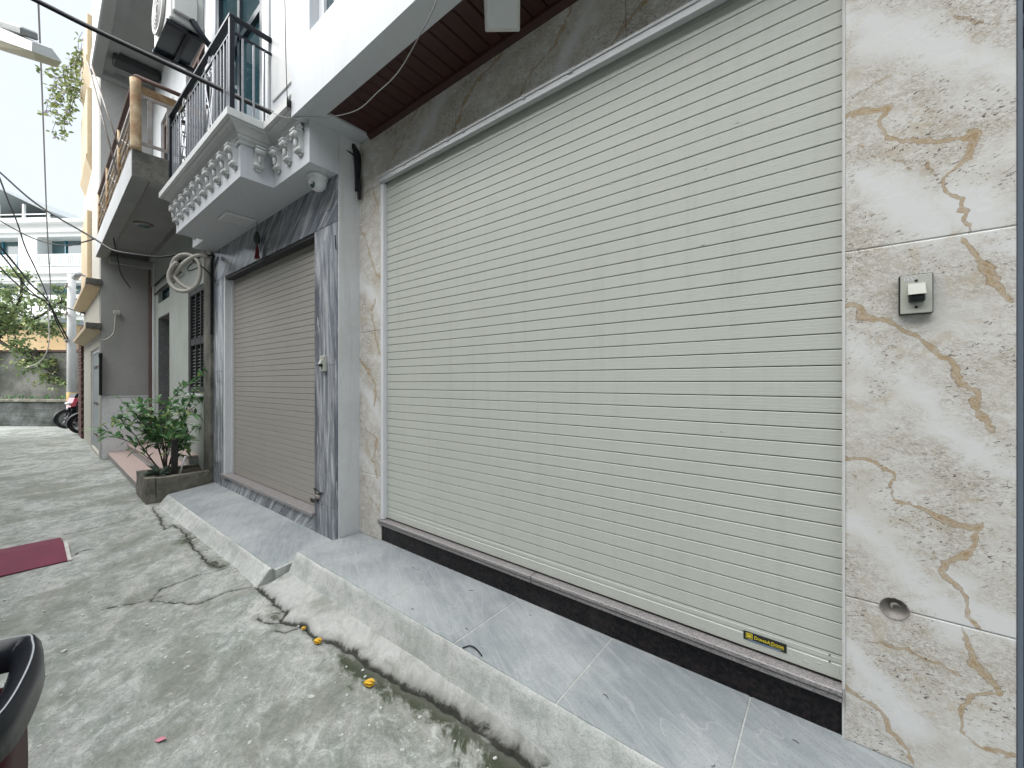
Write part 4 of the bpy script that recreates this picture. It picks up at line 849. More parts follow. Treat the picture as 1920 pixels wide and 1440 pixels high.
# concrete pole
pp = thing('utility_pole', (-19.05,-.60,0), 'grey concrete utility pole with a yellow sticker at the end of the alley', 'pole')
MB().tube([(-19.05,-.60,-.1),(-19.05,-.60,2.6),(-19.05,-.60,4.9)],[.112,.105,.095],16).build('shaft','pole',pp)
MB().lathe([(.112,.84),(.114,.845),(.112,1.12),(.110,1.125)],(-19.05,-.60,0),'z',20).build('sticker','sticker',pp)
MB().lathe([(.113,.56),(.115,.565),(.114,.80),(.112,.805)],(-19.05,-.60,0),'z',20).build('notice','far_white',pp)
for zz in (2.75,3.6,4.5): MB().box(-19.45,-18.65,-.74,-.70,zz,zz+.05).build('crossarm','iron_grey',pp)
# tree
tr_ = thing('garden_tree', (-22.8,-2.2,0), 'spreading green tree leaning over the garden wall', 'tree')
cen=[];di=[];up=[];le=[];wi=[]; tk = MB()
tk.tube(smooth_path([(-23.3,-2.6,-.2),(-23.2,-2.5,1.5),(-22.9,-2.3,2.6),(-22.4,-2.0,3.3)],4),[.22-.01*i for i in range(13)],10)
ends = [((-22.4,-2.0,3.3),(-21.2,-.9,3.4)),((-22.6,-2.2,3.0),(-21.6,-1.3,2.4)),((-22.9,-2.3,2.6),(-23.0,-1.8,4.9)),((-22.4,-2.0,3.3),(-22.0,-1.6,5.2)),((-22.5,-2.1,3.2),(-21.4,-1.9,4.0)),((-22.9,-2.3,2.6),(-24.0,-3.4,4.6)),((-22.4,-2.,3.3),(-21.1,-.7,4.3)),((-22.4,-2.,3.3),(-22.2,-2.9,4.4)),((-21.6,-1.3,2.5),(-21.1,-.8,1.7))]
for a, b in ends:
    a = Vector(a); b = Vector(b); md = (a+b)/2+rv()*.2; path = smooth_path([a,md,b],5); tk.tube(path,[.07-.005*i for i in range(len(path))],7)
    for k in range(12):
        t = rs.uniform(.35,1.1); c = a.lerp(b,t)+rv()*rs.uniform(.1,.55); tk.tube([a.lerp(b,min(t,1)),c],.012,4)
        for q in range(36):
            o = rv()*abs(rs.gauss(0,.26)); o.z *= .6; cen.append(c+o); di.append(rv()-Vector((0,0,.3))); up.append(rv()+Vector((0,0,1))); le.append(rs.uniform(.10,.18)); wi.append(rs.uniform(.05,.09))
tk.build('trunk','bark',tr_); link('crown',leaf_mesh('crown',cen,di,up,le,wi,'leaf_tree',seed=12),Matrix.Identity(4),tr_,kind='stuff')
# far white building, turned square to the alley's end
fo = Vector((-38.5,.6,0)); XF = Matrix(((ed.x,-ed.y*sgn,0,fo.x),(ed.y,ed.x*sgn,0,fo.y),(0,0,1,0),(0,0,0,1)))   # local x left, +y toward camera
FB = thing('apartment_building', tuple(fo+Vector((-3,-2,0))), 'white multi storey building with loggia balconies far behind the tree', 'building')
m = MB(XF).box(-1.2,8.5,-6,-.9,0,11.7); opening_wall(m,-1.2,8.5,0,11.7,-.9,0,[(-.85,2.3,[(3.9,5.5),(6.3,7.9),(8.95,10.9)]),(3.6,6.6,[(3.9,5.5),(6.3,7.9),(8.95,10.9)])]); m.build('wall','far_white',FB)
for z,dp,hh in ((11.7,.4,.2),(11.15,.2,.12),(8.45,.3,.22),(8.05,.14,.1),(5.75,.25,.2),(3.2,.2,.2)): MB(XF).box(-1.4,8.6,-.9,dp,z,z+hh).build('cornice','far_white',FB)
for x0,x1 in ((-.85,2.3),(3.6,6.6)):
    for z0,z1 in ((8.95,10.9),(6.3,7.9),(3.9,5.5)):
        q = MB(XF).box(x0,x1,-.86,-.82,z0,z1).build('window','glass_far',FB)
        MB(XF).box(x0+.7,x0+2.1,-.82,-.78,z0+.05,z1-.9).box(x0+.7,x0+.76,-.80,-.74,z0,z1).box(x0+2.1,x0+2.16,-.80,-.74,z0,z1).build('door_panel','glass_blue',q)
        lg = MB(XF).box(x0,x1,.02,.08,z0+.72,z0+.80).box(x0,x1,.02,.08,z0+.02,z0+.09).build('balustrade','far_white',FB)
        n_ = int((x1-x0)/.125)
        for i in range(n_): MB(XF).box(x0+.04+i*.125,x0+.105+i*.125,.02,.08,z0+.09,z0+.72).build('baluster','far_white',lg)
MB(XF).box(-.9,4.5,-1.2,-.7,11.9,12.35).build('parapet','far_white',FB)
rf = MB(XF).add([(1.6,-.1,12.5),(5.0,-.1,14.1),(8.6,-.1,12.6),(1.6,-5,12.5),(5.0,-5,14.1),(8.6,-5,12.6),(1.6,-.1,12.62),(5.0,-.1,14.22),(8.6,-.1,12.72),(1.6,-5,12.62),(5.0,-5,14.22),(8.6,-5,12.72)],[(0,1,4,3),(1,2,5,4),(6,9,10,7),(7,10,11,8),(0,6,7,1),(1,7,8,2),(0,3,9,6),(2,8,11,5)]).build('roof','far_roof',FB)
MB(XF).box(2.2,8.2,-4.5,-1.6,11.9,12.9).build('attic_room','far_roof',FB)
for x in (1.9,3.6,5.4,7.2): MB(XF).box(x,x+.12,-.4,-.28,11.9,12.65 if x < 3 else 13.2).build('roof_post','far_white',FB)
MB(XF).box(1.8,8.4,-.36,-.31,12.5,12.56).box(1.8,8.4,-.36,-.31,12.25,12.3).build('roof_rail','far_white',FB)
OB = thing('ochre_house', (-27,-3.5,0), 'ochre walled house half hidden behind the garden tree', 'house')
MB(XE).box(5.4,9,EY(-6),EY(-3.5),0,3.9).build('wall','far_orange',OB); MB(XE).box(5.3,9.2,EY(-6.2),EY(-3.2),3.91,4.1).build('roof','far_roof',OB)
MB(XE).box(5.35,9.2,EY(-3.5),EY(-3.42),2.6,2.75).build('string_course','far_white',OB)

# ================================================================== OPPOSITE SIDE OF THE ALLEY (unseen, left of the view; added for shade)
for nm, x0, x1, hh, mat, lab in (('unseen_facing_house',-10.5,-3.2,5.5,'old_conc','unseen dull concrete two storey house added for shade facing the marble house across the alley'),('unseen_facing_house',-18.5,-10.6,5.2,'grey_render','unseen grey two storey house added for even light facing the cream house across the alley'),('unseen_facing_house',-3.1,4.5,5.5,'block','unseen dark two storey house added for shade facing the wide shutter across the alley')):
    F_ = thing(nm,((x0+x1)/2,-4.4,0),lab,'house')
    opening_wall(MB(),x0,x1,0,hh,-4.5,-4.0,[(x0+.8,x0+3.4,[(.15,2.7),(3.5,4.7)]),(x1-2.2,x1-.9,[(1.1,2.5),(3.5,4.7)])]).build('wall',mat,F_)  # height and dark walls chosen to block low sky and cut bounce
    MB().box(x0-.03,x1+.03,-4.6,-3.85,hh,hh+.15,.01).build('roof_slab','grey_soffit',F_)
    MB().box(x0+.8,x0+3.4,-4.2,-4.15,.15,2.7).build('door','gate_grey',F_)
    for a,b,c,d in ((x0+.8,x0+3.4,3.5,4.7),(x1-2.2,x1-.9,1.1,2.5),(x1-2.2,x1-.9,3.5,4.7)):
        w_ = MB().box(a,b,-4.2,-4.16,c,d).build('window','glass_dark',F_); MB().box((a+b)/2-.03,(a+b)/2+.03,-4.16,-4.12,c,d).box(a,b,-4.16,-4.12,c,c+.06).build('frame','upvc',w_)

# ================================================================== RIGHT NEIGHBOUR'S GATE
G = thing('blue_grey_gate', (.75,.1,.19), 'blue grey metal gate with a barred top at the right edge', 'gate')
MB().box(.428,.440,.03,.08,.19,3.4,.002).box(1.45,1.5,.02,.08,.19,3.4,.004).build('frame','bluegrey',G)
MB().box(.44,1.45,.035,.065,.19,2.42,.004).build('leaf_panel','bluegrey',G)
for i in range(9): MB().box(.44,1.45,.035,.065,2.50+i*.085,2.522+i*.085,.003).build('bar','bluegrey',G)
MB().box(.46,1.5,.2,.25,.19,3.43).build('back_panel','dark_hole',G)
MB().box(.455,1.6,.26,.5,.1,3.43).build('neighbour_wall','grey_render',None,'plain grey wall behind the blue grey gate','wall')

# ================================================================== SMALL THINGS
def text_mesh(txt, size, bold=0.0, extrude=.0004):
    cu = bpy.data.curves.new('t','FONT'); cu.body = txt; cu.size = size; cu.extrude = extrude; cu.offset = bold
    ob = bpy.data.objects.new('t',cu); COL.objects.link(ob); dg = bpy.context.evaluated_depsgraph_get(); me = bpy.data.meshes.new_from_object(ob.evaluated_get(dg))
    vs = [tuple(v.co) for v in me.vertices]; fs = [tuple(p.vertices) for p in me.polygons]; bpy.data.objects.remove(ob); bpy.data.curves.remove(cu); bpy.data.meshes.remove(me)
    return vs, fs
def put_text(m, txt, size, x, y, z, mi, bold=0.0):
    vs, fs = text_mesh(txt, size, bold); m.cur = mi; m.add([(x+v[0], y-v[2], z+v[1]) for v in vs], fs); return x+max(v[0] for v in vs)
# maker's plate on the wide shutter
m = MB(); yp = .0265
m.box(-.277,-.133,yp-.001,yp+.002,.404,.4375,.0004)
m.cur = 1; m.box(-.268,-.245,yp-.0022,yp-.0011,.4115,.4330); m.cur = 0; m.box(-.2655,-.2475,yp-.0026,yp-.0023,.4135,.4295)
m.cur = 1; m.box(-.264,-.249,yp-.0030,yp-.0027,.4165,.4275)
x = -.240
for t, s_ in (('D',.017),('ONG',.0125),('A',.017),('D',.017),('OOR',.0125)): x = put_text(m, t, s_, x, yp-.0016, .4165, 1, .0004)+.0012
m.cur = 1; m.box(-.190,-.142,yp-.0016,yp-.0011,.4125,.4133)
m.cur = 2; m.box(-.262,-.15,yp-.0016,yp-.0011,.4055,.4085)
m.build('name_plate',['sign_black','sign_yellow','sign_blue'],SH,label='black maker plate with yellow lettering')
# switch boxes
def switch(x0, x1, z0, z1, y, label, num):
    t = thing('wall_switch',((x0+x1)/2,y,z0),label,'switch'); w_ = x1-x0; h_ = z1-z0
    MB().box(x0,x1,y-.022,y,z0,z1,.003).build('back_box','sign_black' if num else 'plastic',t)
    m = MB().box(x0+.003,x1-.003,y-.027,y-.0225,z0+.003,z1-.003,.0015)
    if num: put_text(m, num, .017, x0+w_*.1, y-.0275, z1-.021, 1, .0002)
    for zz in (z1-h_*.17, z0+h_*.17): m.cur = 2; m.lathe([(.0042,-.0005),(.0035,-.002),(0,-.0022)],((x0+x1)/2,y-.027,zz),'y',12)
    m.build('face_plate',['plastic','upvc','screw'],t)
    cx = (x0+x1)/2
    MB().hexa([(cx-w_*.26,y-.05,z0+h_*.47),(cx+w_*.26,y-.05,z0+h_*.47),(cx+w_*.26,y-.027,z0+h_*.47),(cx-w_*.26,y-.027,z0+h_*.47),(cx-w_*.25,y-.034,z0+h_*.75),(cx+w_*.25,y-.034,z0+h_*.75),(cx+w_*.25,y-.027,z0+h_*.75),(cx-w_*.25,y-.027,z0+h_*.75)]).build('key_cover','plastic',t)
    MB().box(cx-w_*.24,cx+w_*.24,y-.046,y-.027,z0+h_*.28,z0+h_*.465,.004).box(cx-w_*.05,cx+w_*.12,y-.049,y-.046,z0+h_*.33,z0+h_*.40,.001).build('key_slot','sign_black',t)
switch(.172,.250,1.655,1.783,-.001,'square key switch on the beige marble pillar right of the wide shutter','1652')
switch(-3.325,-3.255,1.53,1.66,-.19,'small key switch on the grey marble jamb of the narrow shutter','')
# padlock hasps at the foot of the narrow shutter
lk = thing('hasp', (-3.42,-.2,.45), 'rusty hasp with padlock at the foot of the grey marble jamb', 'hasp')
MB().box(-3.44,-3.33,-.203,-.19,.50,.515,.002).tube([(-3.44,-.197,.51),(-3.47,-.197,.53)],.006,6).build('strap','screw',lk); MB().box(-3.43,-3.36,-.207,-.19,.455,.485,.004).tube([(-3.41,-.2,.485),(-3.41,-.205,.51),(-3.38,-.205,.51),(-3.38,-.2,.485)],.004,6).build('padlock','iron_grey',lk); MB().box(-3.46,-3.40,-.203,-.19,.425,.44,.002).build('staple','screw',lk)
# square lamp under the wooden soffit
lp = thing('soffit_lamp', (-1.42,-.18,3.33), 'square pale panel lamp under the dark planked soffit', 'lamp')
XL = Matrix.Translation((-1.313,-.256,3.36)) @ Matrix.Rotation(R_(38),4,'Z') @ Matrix.Rotation(R_(-48),4,'X')
MB(XL).box(-.092,.092,-.10,.10,0,.03,.006).box(-.05,.05,-.02,.03,.03,.09).build('housing','ac',lp)
MB(XL).box(-.079,.079,-.087,.087,-.004,-.0002,.002).build('diffuser','panel',lp)
# flush panel light and dome camera under the white balcony
pl_ = thing('ceiling_light', (-4.73,-.38,3.09), 'square white panel light under the white corbelled balcony', 'light')
XP = Matrix.Translation((-4.73,-.385,3.086))
MB(XP).box(-.13,.13,-.13,.13,0,.0215,.006).build('frame','upvc',pl_); MB(XP).box(-.112,.112,-.112,.112,-.003,-.0002,.001).build('diffuser','panel',pl_)
for i in (-1,0,1): MB(XP).box(-.128+.0,-.122,i*.03-.008,i*.03+.008,-.001,.001).build('vent_slot','screw',pl_)
dc = thing('dome_camera', (-3.27,-.25,3.0), 'white dome security camera under the right end of the white balcony', 'camera')
MB().lathe([(0,3.107),(.075,3.107),(.078,3.095),(.074,3.075),(.0,3.075)],(-3.25,-.27,0),'z',28).build('base','upvc',dc)
MB().lathe([(.066,3.078),(.068,3.05),(.060,3.022),(.042,2.998),(.02,2.987),(0,2.985)],(-3.25,-.27,0),'z',28).build('shell','upvc',dc)
MB().lathe([(0,0),(.022,.002),(.026,.012),(.024,.02)],(-3.225,-.335,3.012),'y',16).build('lens','glass_dark',dc)
# red tassel charm
ts = thing('tassel', (-4.66,-.22,2.80), 'dark red tassel charm hanging before the narrow shutter lintel', 'tassel')
MB().tube([(-4.66,-.225,3.107),(-4.66,-.225,2.98)],.003,5).tube([(-4.66,-.225,3.0),(-4.66,-.225,2.95),(-4.66,-.225,2.90),(-4.66,-.225,2.87)],[.012,.03,.03,.012],10,flat=.5).build('charm','louvre',ts)
m = MB()
for k in range(18):
    a = k*.7; m.tube([(-4.66,-.225,2.87),(-4.66+.012*math.cos(a),-.225+.012*math.sin(a),2.82),(-4.66+.028*math.cos(a*1.3),-.225+.022*math.sin(a*1.3),2.72)],.004,4)
m.build('fringe','tassel',ts)
# cables
def cable(name, pts, r, mat, label, cat='cable', n=6, seg=5, group=None): return MB().tube(smooth_path(pts,seg),r,n).build(name,mat,None,label,cat,group)
cable('power_cable',[(-5.6,-2.6,4.92),(-4.98,-1.7,4.5),(-4.72,-1.37,4.33),(-4.25,-.86,4.05),(-3.99,-.63,3.89),(-3.65,-.38,3.69),(-3.32,-.16,3.52),(-3.15,-.06,3.44),(-3.06,-.05,3.34),(-3.06,-.03,3.14),(-3.065,-.03,3.02)],.020,'cable','thick black cable bundle running from the top left to the house corner',n=8)
cable('power_cable',[(-3.15,-.05,3.45),(-3.05,-.02,3.32),(-3.07,-.015,3.1),(-3.05,-.02,2.96),(-3.03,-.03,3.0),(-3.035,-.03,3.12)],.010,'cable','black cable loop hanging at the corner beside the beige marble')
cable('wire',[(-3.06,-.03,3.30),(-3.10,-.14,3.34),(-3.14,-.24,3.365)],.006,'cable','short black stub of wire on the white wall under the overhang','wire')
cable('wire',[(-3.08,-.02,3.12),(-3.075,-.03,3.0),(-3.08,-.03,2.94)],.006,'cable_white','white wire end hanging from the black cables at the corner','wire')
cable('wire',[(-1.2,-.62,3.42),(-1.46,-.56,3.25),(-1.77,-.42,3.34),(-1.99,-.4,3.26),(-2.22,-.39,3.25),(-2.45,-.39,3.24),(-2.79,-.4,3.33),(-3.01,-.45,3.40),(-3.22,-.52,3.44),(-3.4,-.56,3.54)],.003,'cable_grey','thin grey wire sagging below the dark planked soffit','wire')
cable('wire',[(-3.22,-.53,5.4),(-3.25,-.52,4.6),(-3.22,-.525,3.98),(-3.16,-.54,3.6),(-3.19,-.52,3.48)],.003,'cable','thin black wire hanging in front of the white pilaster','wire')
cable('power_cable',[(-9.93,-2.07,4.77),(-9.75,-1.92,4.59),(-9.43,-1.67,4.23),(-9.17,-1.46,3.99),(-8.66,-1.18,3.68),(-8.34,-1.05,3.51),(-7.88,-.94,3.3),(-7.42,-.83,3.18),(-6.97,-.6,3.1),(-6.62,-.45,3.1),(-6.34,-.36,3.06),(-6.05,-.24,3.03)],.013,'cable','black cable sagging below the old concrete balcony to the coiled conduit')
cable('power_cable',[(-11.59,-2.11,4.44),(-11.37,-1.94,4.27),(-10.99,-1.63,4.0),(-10.38,-1.4,3.8),(-9.71,-1.25,3.66),(-9.1,-1.15,3.6),(-8.35,-1.06,3.52)],.010,'cable','slack black cable looping across the far loggia')
cable('power_cable',[(-11.52,-2.05,5.42),(-12.99,-1.95,5.49),(-14.48,-1.86,5.55),(-15.9,-1.71,5.4),(-16.53,-1.58,4.98),(-17.1,-1.39,4.55),(-18.45,-1.19,4.25),(-18.37,-1.12,3.95)],.014,'cable','black cable dropping steeply before the far white building')
cable('power_cable',[(-9.31,-1.57,7.65),(-10.07,-1.54,7.65),(-12.33,-1.42,6.95),(-14.58,-1.3,5.96),(-16.07,-1.21,5.11),(-18.3,-1.07,4.13),(-18.37,-1.1,3.9)],.014,'cable_grey','grey cable hanging almost straight down against the sky')
cable('power_cable',[(-14.9,-2.19,4.34),(-16.24,-1.99,4.32),(-16.78,-1.78,4.11),(-17.98,-1.46,3.98),(-18.37,-1.12,3.87),(-16.43,-.86,3.49),(-13.68,-.62,3.03),(-11.95,-.45,2.87),(-10.62,-.52,2.75)],.016,'cable','black service cable running to the white conduit on the grey side wall')
cable('power_cable',[(-14.9,-2.19,4.88),(-16.24,-1.99,4.84),(-16.73,-1.73,4.5),(-17.96,-1.44,4.23),(-18.39,-1.14,3.92),(-18.8,-.91,3.39),(-18.95,-.68,2.8)],.02,'cable','upper of two thick black cables crossing the tree to the pole')
cable('power_cable',[(-14.9,-2.19,4.70),(-16.24,-1.99,4.68),(-16.84,-1.82,4.5),(-18.02,-1.49,4.1),(-18.34,-1.1,3.75),(-18.83,-.94,3.35),(-18.93,-.70,2.7)],.016,'cable','lower of two thick black cables crossing the tree to the pole')
cable('wire',[(-18.37,-1.12,3.87),(-18.35,-1.11,3.31),(-18.34,-1.1,2.67),(-18.43,-1.17,2.27),(-18.59,-1.3,2.03),(-18.89,-1.54,1.87)],.014,'cable_white','white loose wire dangling in a curve before the garden wall','wire')
cable('wire',[(-8.93,-.80,3.74),(-8.95,-.74,3.35),(-9.57,-.63,3.30),(-10.41,-.4,3.23)],.009,'cable','short black wire slack against the grey side wall','wire')
cable('wire',[(-3.12,-.195,2.98),(-3.16,-.20,2.90),(-3.2,-.20,2.86),(-3.24,-.197,2.85)],.004,'cable_white','white wire tail on the grey marble near the lintel','wire')
cable('wire',[(-3.115,-.196,2.62),(-3.10,-.2,2.55),(-3.09,-.2,2.50)],.004,'cable','short black wire tail on the white corner','wire')
# coiled corrugated conduit
ck = thing('conduit_coil', (-6.4,-.45,2.6), 'coil of beige corrugated conduit hanging by the narrow shutter', 'conduit')
rr = random.Random(2)
cc = Vector((-6.36,-.43,2.82)); u_ = Vector((.79,.61,0)); 
pts = []
for i in range(46):
    t = i/45*1.45*2*math.pi+2.2; rad = .215+.045*math.sin(t*1.6+1); pts.append(cc+u_*(math.cos(t)*rad)+Vector((0,0,math.sin(t)*rad*.93))+Vector((-.61,.79,0))*(.02*i/45*3-.03))
fine = smooth_path(pts,5); MB().tube(fine,[.022+(.003 if i%2 else 0) for i in range(len(fine))],8).build('coil','cable_white',ck)
MB().tube(smooth_path([(-6.13,-.27,3.02),(-6.25,-.35,3.04),(-6.36,-.45,2.95),(-6.52,-.52,2.80),(-6.56,-.54,2.70)],6),.024,8).build('tail','cable_white',ck)
MB().tube(smooth_path([(-6.22,-.3,3.06),(-6.3,-.38,2.98),(-6.2,-.32,2.9),(-6.13,-.25,2.8),(-6.16,-.22,2.68)],5),.008,6).tube(smooth_path([(-6.25,-.32,3.03),(-6.42,-.4,2.92),(-6.4,-.4,2.86),(-6.28,-.33,2.9)],5),.007,6).build('black_wires','cable',ck)
cable('power_cable',[(-6.12,-.215,3.04),(-6.205,-.215,2.9),(-6.21,-.215,2.4),(-6.21,-.215,2.05)],.014,'cable','vertical black cable down the left edge of the grey marble')
# air conditioner on the upper wall
ac = thing('air_conditioner', (-5.75,-.6,5.2), 'white outdoor air conditioner unit on black brackets beside the white house', 'air conditioner')
MB().box(-6.15,-5.42,-.78,-.48,5.28,5.86,.012).box(-5.42,-5.37,-.76,-.55,5.34,5.60,.01).box(-5.425,-5.41,-.70,-.60,5.64,5.68).build('casing','ac',ac)
fg = MB().lathe([(.25,-.004),(.255,-.03),(.225,-.03),(.22,-.004)],(-5.83,-.782,5.57),'y',32).build('fan_guard','ac',ac)
for r in (.05,.09,.13,.17,.21): MB().lathe([(r,-.028),(r+.006,-.032),(r+.012,-.028),(r+.006,-.024),(r,-.028)],(-5.83,-.782,5.57),'y',28).build('guard_ring','ac',fg)
MB().lathe([(0,-.002),(.222,-.002)],(-5.83,-.782,5.57),'y',28).build('fan_recess','louvre',fg)
MB().box(-6.12,-6.08,-.80,-.26,5.235,5.275,.003).box(-5.50,-5.46,-.80,-.26,5.235,5.275,.003).box(-6.12,-5.46,-.62,-.58,5.24,5.27).box(-5.50,-5.46,-.30,-.26,4.95,5.235).box(-6.12,-6.08,-.30,-.26,4.95,5.235).build('bracket','black',ac)
MB().box(-6.08,-5.50,-.79,-.47,5.274,5.2795).build('drip_tray','frame_teal',ac)
MB().tube(smooth_path([(-5.40,-.6,5.36),(-5.36,-.5,5.2),(-5.38,-.34,5.05),(-5.40,-.30,4.9)],6),.03,8).build('pipe','black',ac)
# street lamp on an arm, its pole stands left of the view
sl = thing('street_lamp', (-7.1,-3.0,0), 'yellowed street lamp head on an arm against the sky', 'street lamp')
XS = Matrix.Translation((-6.36,-1.76,4.80)) @ Matrix.Scale(1.2,4) @ (Vector((.86,.32,-.42)).to_track_quat('X','Z').to_matrix().to_4x4()) @ Matrix.Rotation(R_(14),4,'X')
MB(XS).hexa([(-.45,-.10,0),(.42,-.085,0),(.42,.085,0),(-.45,.10,0),(-.45,-.07,.11),(.36,-.055,.07),(.36,.055,.07),(-.45,.07,.11)]).box(-.2,.18,-.05,.05,.09,.15,.01).build('housing','lamp_body',sl)
MB(XS).hexa([(-.42,-.075,-.075),(.40,-.06,-.055),(.40,.06,-.055),(-.42,.075,-.075),(-.44,-.095,-.001),(.43,-.082,-.001),(.43,.082,-.001),(-.44,.095,-.001)]).build('diffuser','diffuser',sl)
MB().tube(smooth_path([(-6.7,-1.9,5.08),(-6.95,-2.2,5.25),(-7.1,-2.7,5.2),(-7.15,-3.05,4.9)],5),.03,8).build('arm','lamp_body',sl)
MB().tube([(-7.15,-3.05,-.1),(-7.15,-3.05,5.6)],[.16,.11],14).build('pole','pole',sl)
cable('wire',[(-7.15,-2.9,5.3),(-6.6,-2.1,5.42),(-6.25,-1.85,5.40),(-5.75,-1.60,5.62),(-5.3,-1.5,5.9)],.010,'cable_grey','grey twisted wire above the street lamp head','wire')

# ------------------------------------------------------------------ motor scooters
def scooter(X, name, label, body, accent, group=None):
    """forward +x, ground z=0, about 1.9 m long"""
    t = link(name, None, X, None, label, 'motorbike', group)
    def b(m, n, mat, p=None):
        m.xf = X; return m.build(n, mat, p or t)
    for wx in (.63,-.60):
        wh = b(MB().lathe([(.215,-.035),(.24,-.043),(.275,-.036),(.292,-.015),(.292,.015),(.275,.036),(.24,.043),(.215,.035),(.215,-.035)],(wx,0,.292),'y',32),'wheel','tyre')
        m = MB().lathe([(.216,-.03),(.20,-.026),(.19,0),(.20,.026),(.216,.03)],(wx,0,.292),'y',32).lathe([(0,-.05),(.045,-.05),(.05,.05),(0,.05)],(wx,0,.292),'y',14)
        for k in range(5):
            a = k*1.2566; m.tube([(wx+.04*math.cos(a),0,.292+.04*math.sin(a)),(wx+.2*math.cos(a+.2),0,.292+.2*math.sin(a+.2))],[.022,.014],6)
        b(m,'rim','rim',wh)
    b(MB().lathe([(.305,-.055),(.318,-.04),(.322,0),(.318,.04),(.305,.055)],(.63,0,.292),'y',24,-.3,2.5),'front_fender','moto_black')
    for s in (-1,1): b(MB().tube([(.63,s*.075,.292),(.50,s*.075,.66)],[.022,.026],8),'fork','moto_black')
    b(MB().tube([(.50,0,.60),(.42,0,.98)],.032,8),'steering_stem','moto_black')
    fm = MB()
    fm.hexa([(.44,-.19,.36),(.50,-.16,.36),(.50,.16,.36),(.44,.19,.36),(.34,-.21,.80),(.46,-.20,.82),(.46,.20,.82),(.34,.21,.80)]); b(fm,'leg_shield',body)
    b(MB().hexa([(.44,-.15,.70),(.58,-.09,.66),(.58,.09,.66),(.44,.15,.70),(.36,-.20,.92),(.50,-.13,.95),(.50,.13,.95),(.36,.20,.92)]),'front_cowl',accent)
    hl = b(MB().tube([(.585,-.10,.78),(.60,0,.77),(.585,.10,.78)],[.03,.05,.03],10),'headlight','lens')
    b(MB().tube(smooth_path([(.30,-.34,1.03),(.37,-.20,1.05),(.42,0,1.00),(.37,.20,1.05),(.30,.34,1.03)],5),.014,8),'handlebar','moto_black')
    for s in (-1,1):
        b(MB().tube([(.32,s*.26,1.04),(.29,s*.37,1.03)],.019,8),'grip','tyre')
        b(MB().tube([(.37,s*.2,1.05),(.37,s*.25,1.20)],.006,6).tube([(.375,s*.20,1.24),(.37,s*.26,1.24),(.365,s*.31,1.235)],[.03,.052,.03],10,flat=.25),'mirror','moto_black')
    b(MB().hexa([(.46,-.13,.92),(.50,-.10,.95),(.50,.10,.95),(.46,.13,.92),(.34,-.15,1.06),(.45,-.13,1.09),(.45,.13,1.09),(.34,.15,1.06)]),'handle_cover',body)
    b(MB().box(-.10,.46,-.15,.15,.27,.33,.02),'footboard','moto_black')
    b(MB().hexa([(-.06,-.13,.30),(-.02,-.10,.30),(-.02,.10,.30),(-.06,.13,.30),(-.08,-.15,.68),(-.0,-.13,.70),(-.0,.13,.70),(-.08,.15,.68)]),'seat_front','moto_black')
    # tail body lofted
    m = MB(); rings = [(-.02,.13,.34,.70),(-.25,.165,.40,.72),(-.50,.155,.46,.76),(-.72,.155,.50,.885),(-.925,.145,.48,.893)]; vs=[]; nn=14
    for x_, hw, z0, z1 in rings:
        for k in range(nn):
            a = 2*math.pi*k/nn; cx_, sz = math.cos(a), math.sin(a)
            vs.append((x_, hw*abs(cx_)**.7*(1 if cx_>=0 else -1), (z0+z1)/2+(z1-z0)/2*abs(sz)**.8*(1 if sz>=0 else -1)))
    fs = [(r*nn+k, r*nn+(k+1)%nn, (r+1)*nn+(k+1)%nn, (r+1)*nn+k) for r in range(4) for k in range(nn)]+[tuple(range(nn)),tuple(range(4*nn,5*nn))]
    m.add(vs, fs, True); b(m,'tail_body',body)
    m = MB(); vs=[]; rg = [(.02,.10,.71,.765),(-.12,.14,.70,.785),(-.32,.15,.73,.795),(-.50,.135,.76,.835),(-.72,.11,.80,.86),(-.80,.07,.82,.85)]
    for x_, hw, z0, z1 in rg:
        for k in range(nn):
            a = 2*math.pi*k/nn; cx_, sz = math.cos(a), math.sin(a); vs.append((x_, hw*abs(cx_)**.6*(1 if cx_>=0 else -1), (z0+z1)/2+(z1-z0)/2*abs(sz)**.7*(1 if sz>=0 else -1)))
    m.add(vs, [(r*nn+k, r*nn+(k+1)%nn, (r+1)*nn+(k+1)%nn, (r+1)*nn+k) for r in range(5) for k in range(nn)]+[tuple(range(nn)),tuple(range(5*nn,6*nn))], True); b(m,'seat','seat')
    rp2 = [(p.x,p.y) for p in smooth_path([(-.50,.165,0),(-.70,.180,0),(-.87,.178,0),(-.935,.125,0),(-.95,0,0),(-.94,-.13,0),(-.90,-.185,0),(-.70,-.18,0),(-.50,-.165,0)],7)]
    prof = [(-.036,.868),(-.036,.897),(-.028,.911),(-.012,.921),(-.008,.923),(-.0055,.923),(-.002,.921),(.006,.905),(.008,.862),(-.01,.855),(-.036,.868)]
    rl_ = sweep(rp2[::-1] if False else rp2, prof); npt = len(rp2); rl_.mi = [(1 if r == 4 else 0) for r in range(len(prof)-1) for i in range(npt-1)]; rl_.sm = [True]*len(rl_.f)
    rl_.xf = X; rl_.build('grab_rail',['moto_black','glint_stripe'],t)
    b(MB().tube([(-.80,-.06,.72),(-.83,0,.72),(-.80,.06,.72)],[.025,.034,.025],10),'tail_light','lens_red')
    b(MB().hexa([(-.70,-.09,.40),(-.86,-.07,.34),(-.86,.07,.34),(-.70,.09,.40),(-.70,-.09,.56),(-.80,-.07,.60),(-.80,.07,.60),(-.70,.09,.56)]),'rear_fender','moto_black')
    b(MB().box(-.55,-.05,-.10,.09,.22,.42,.04),'engine','iron_grey')
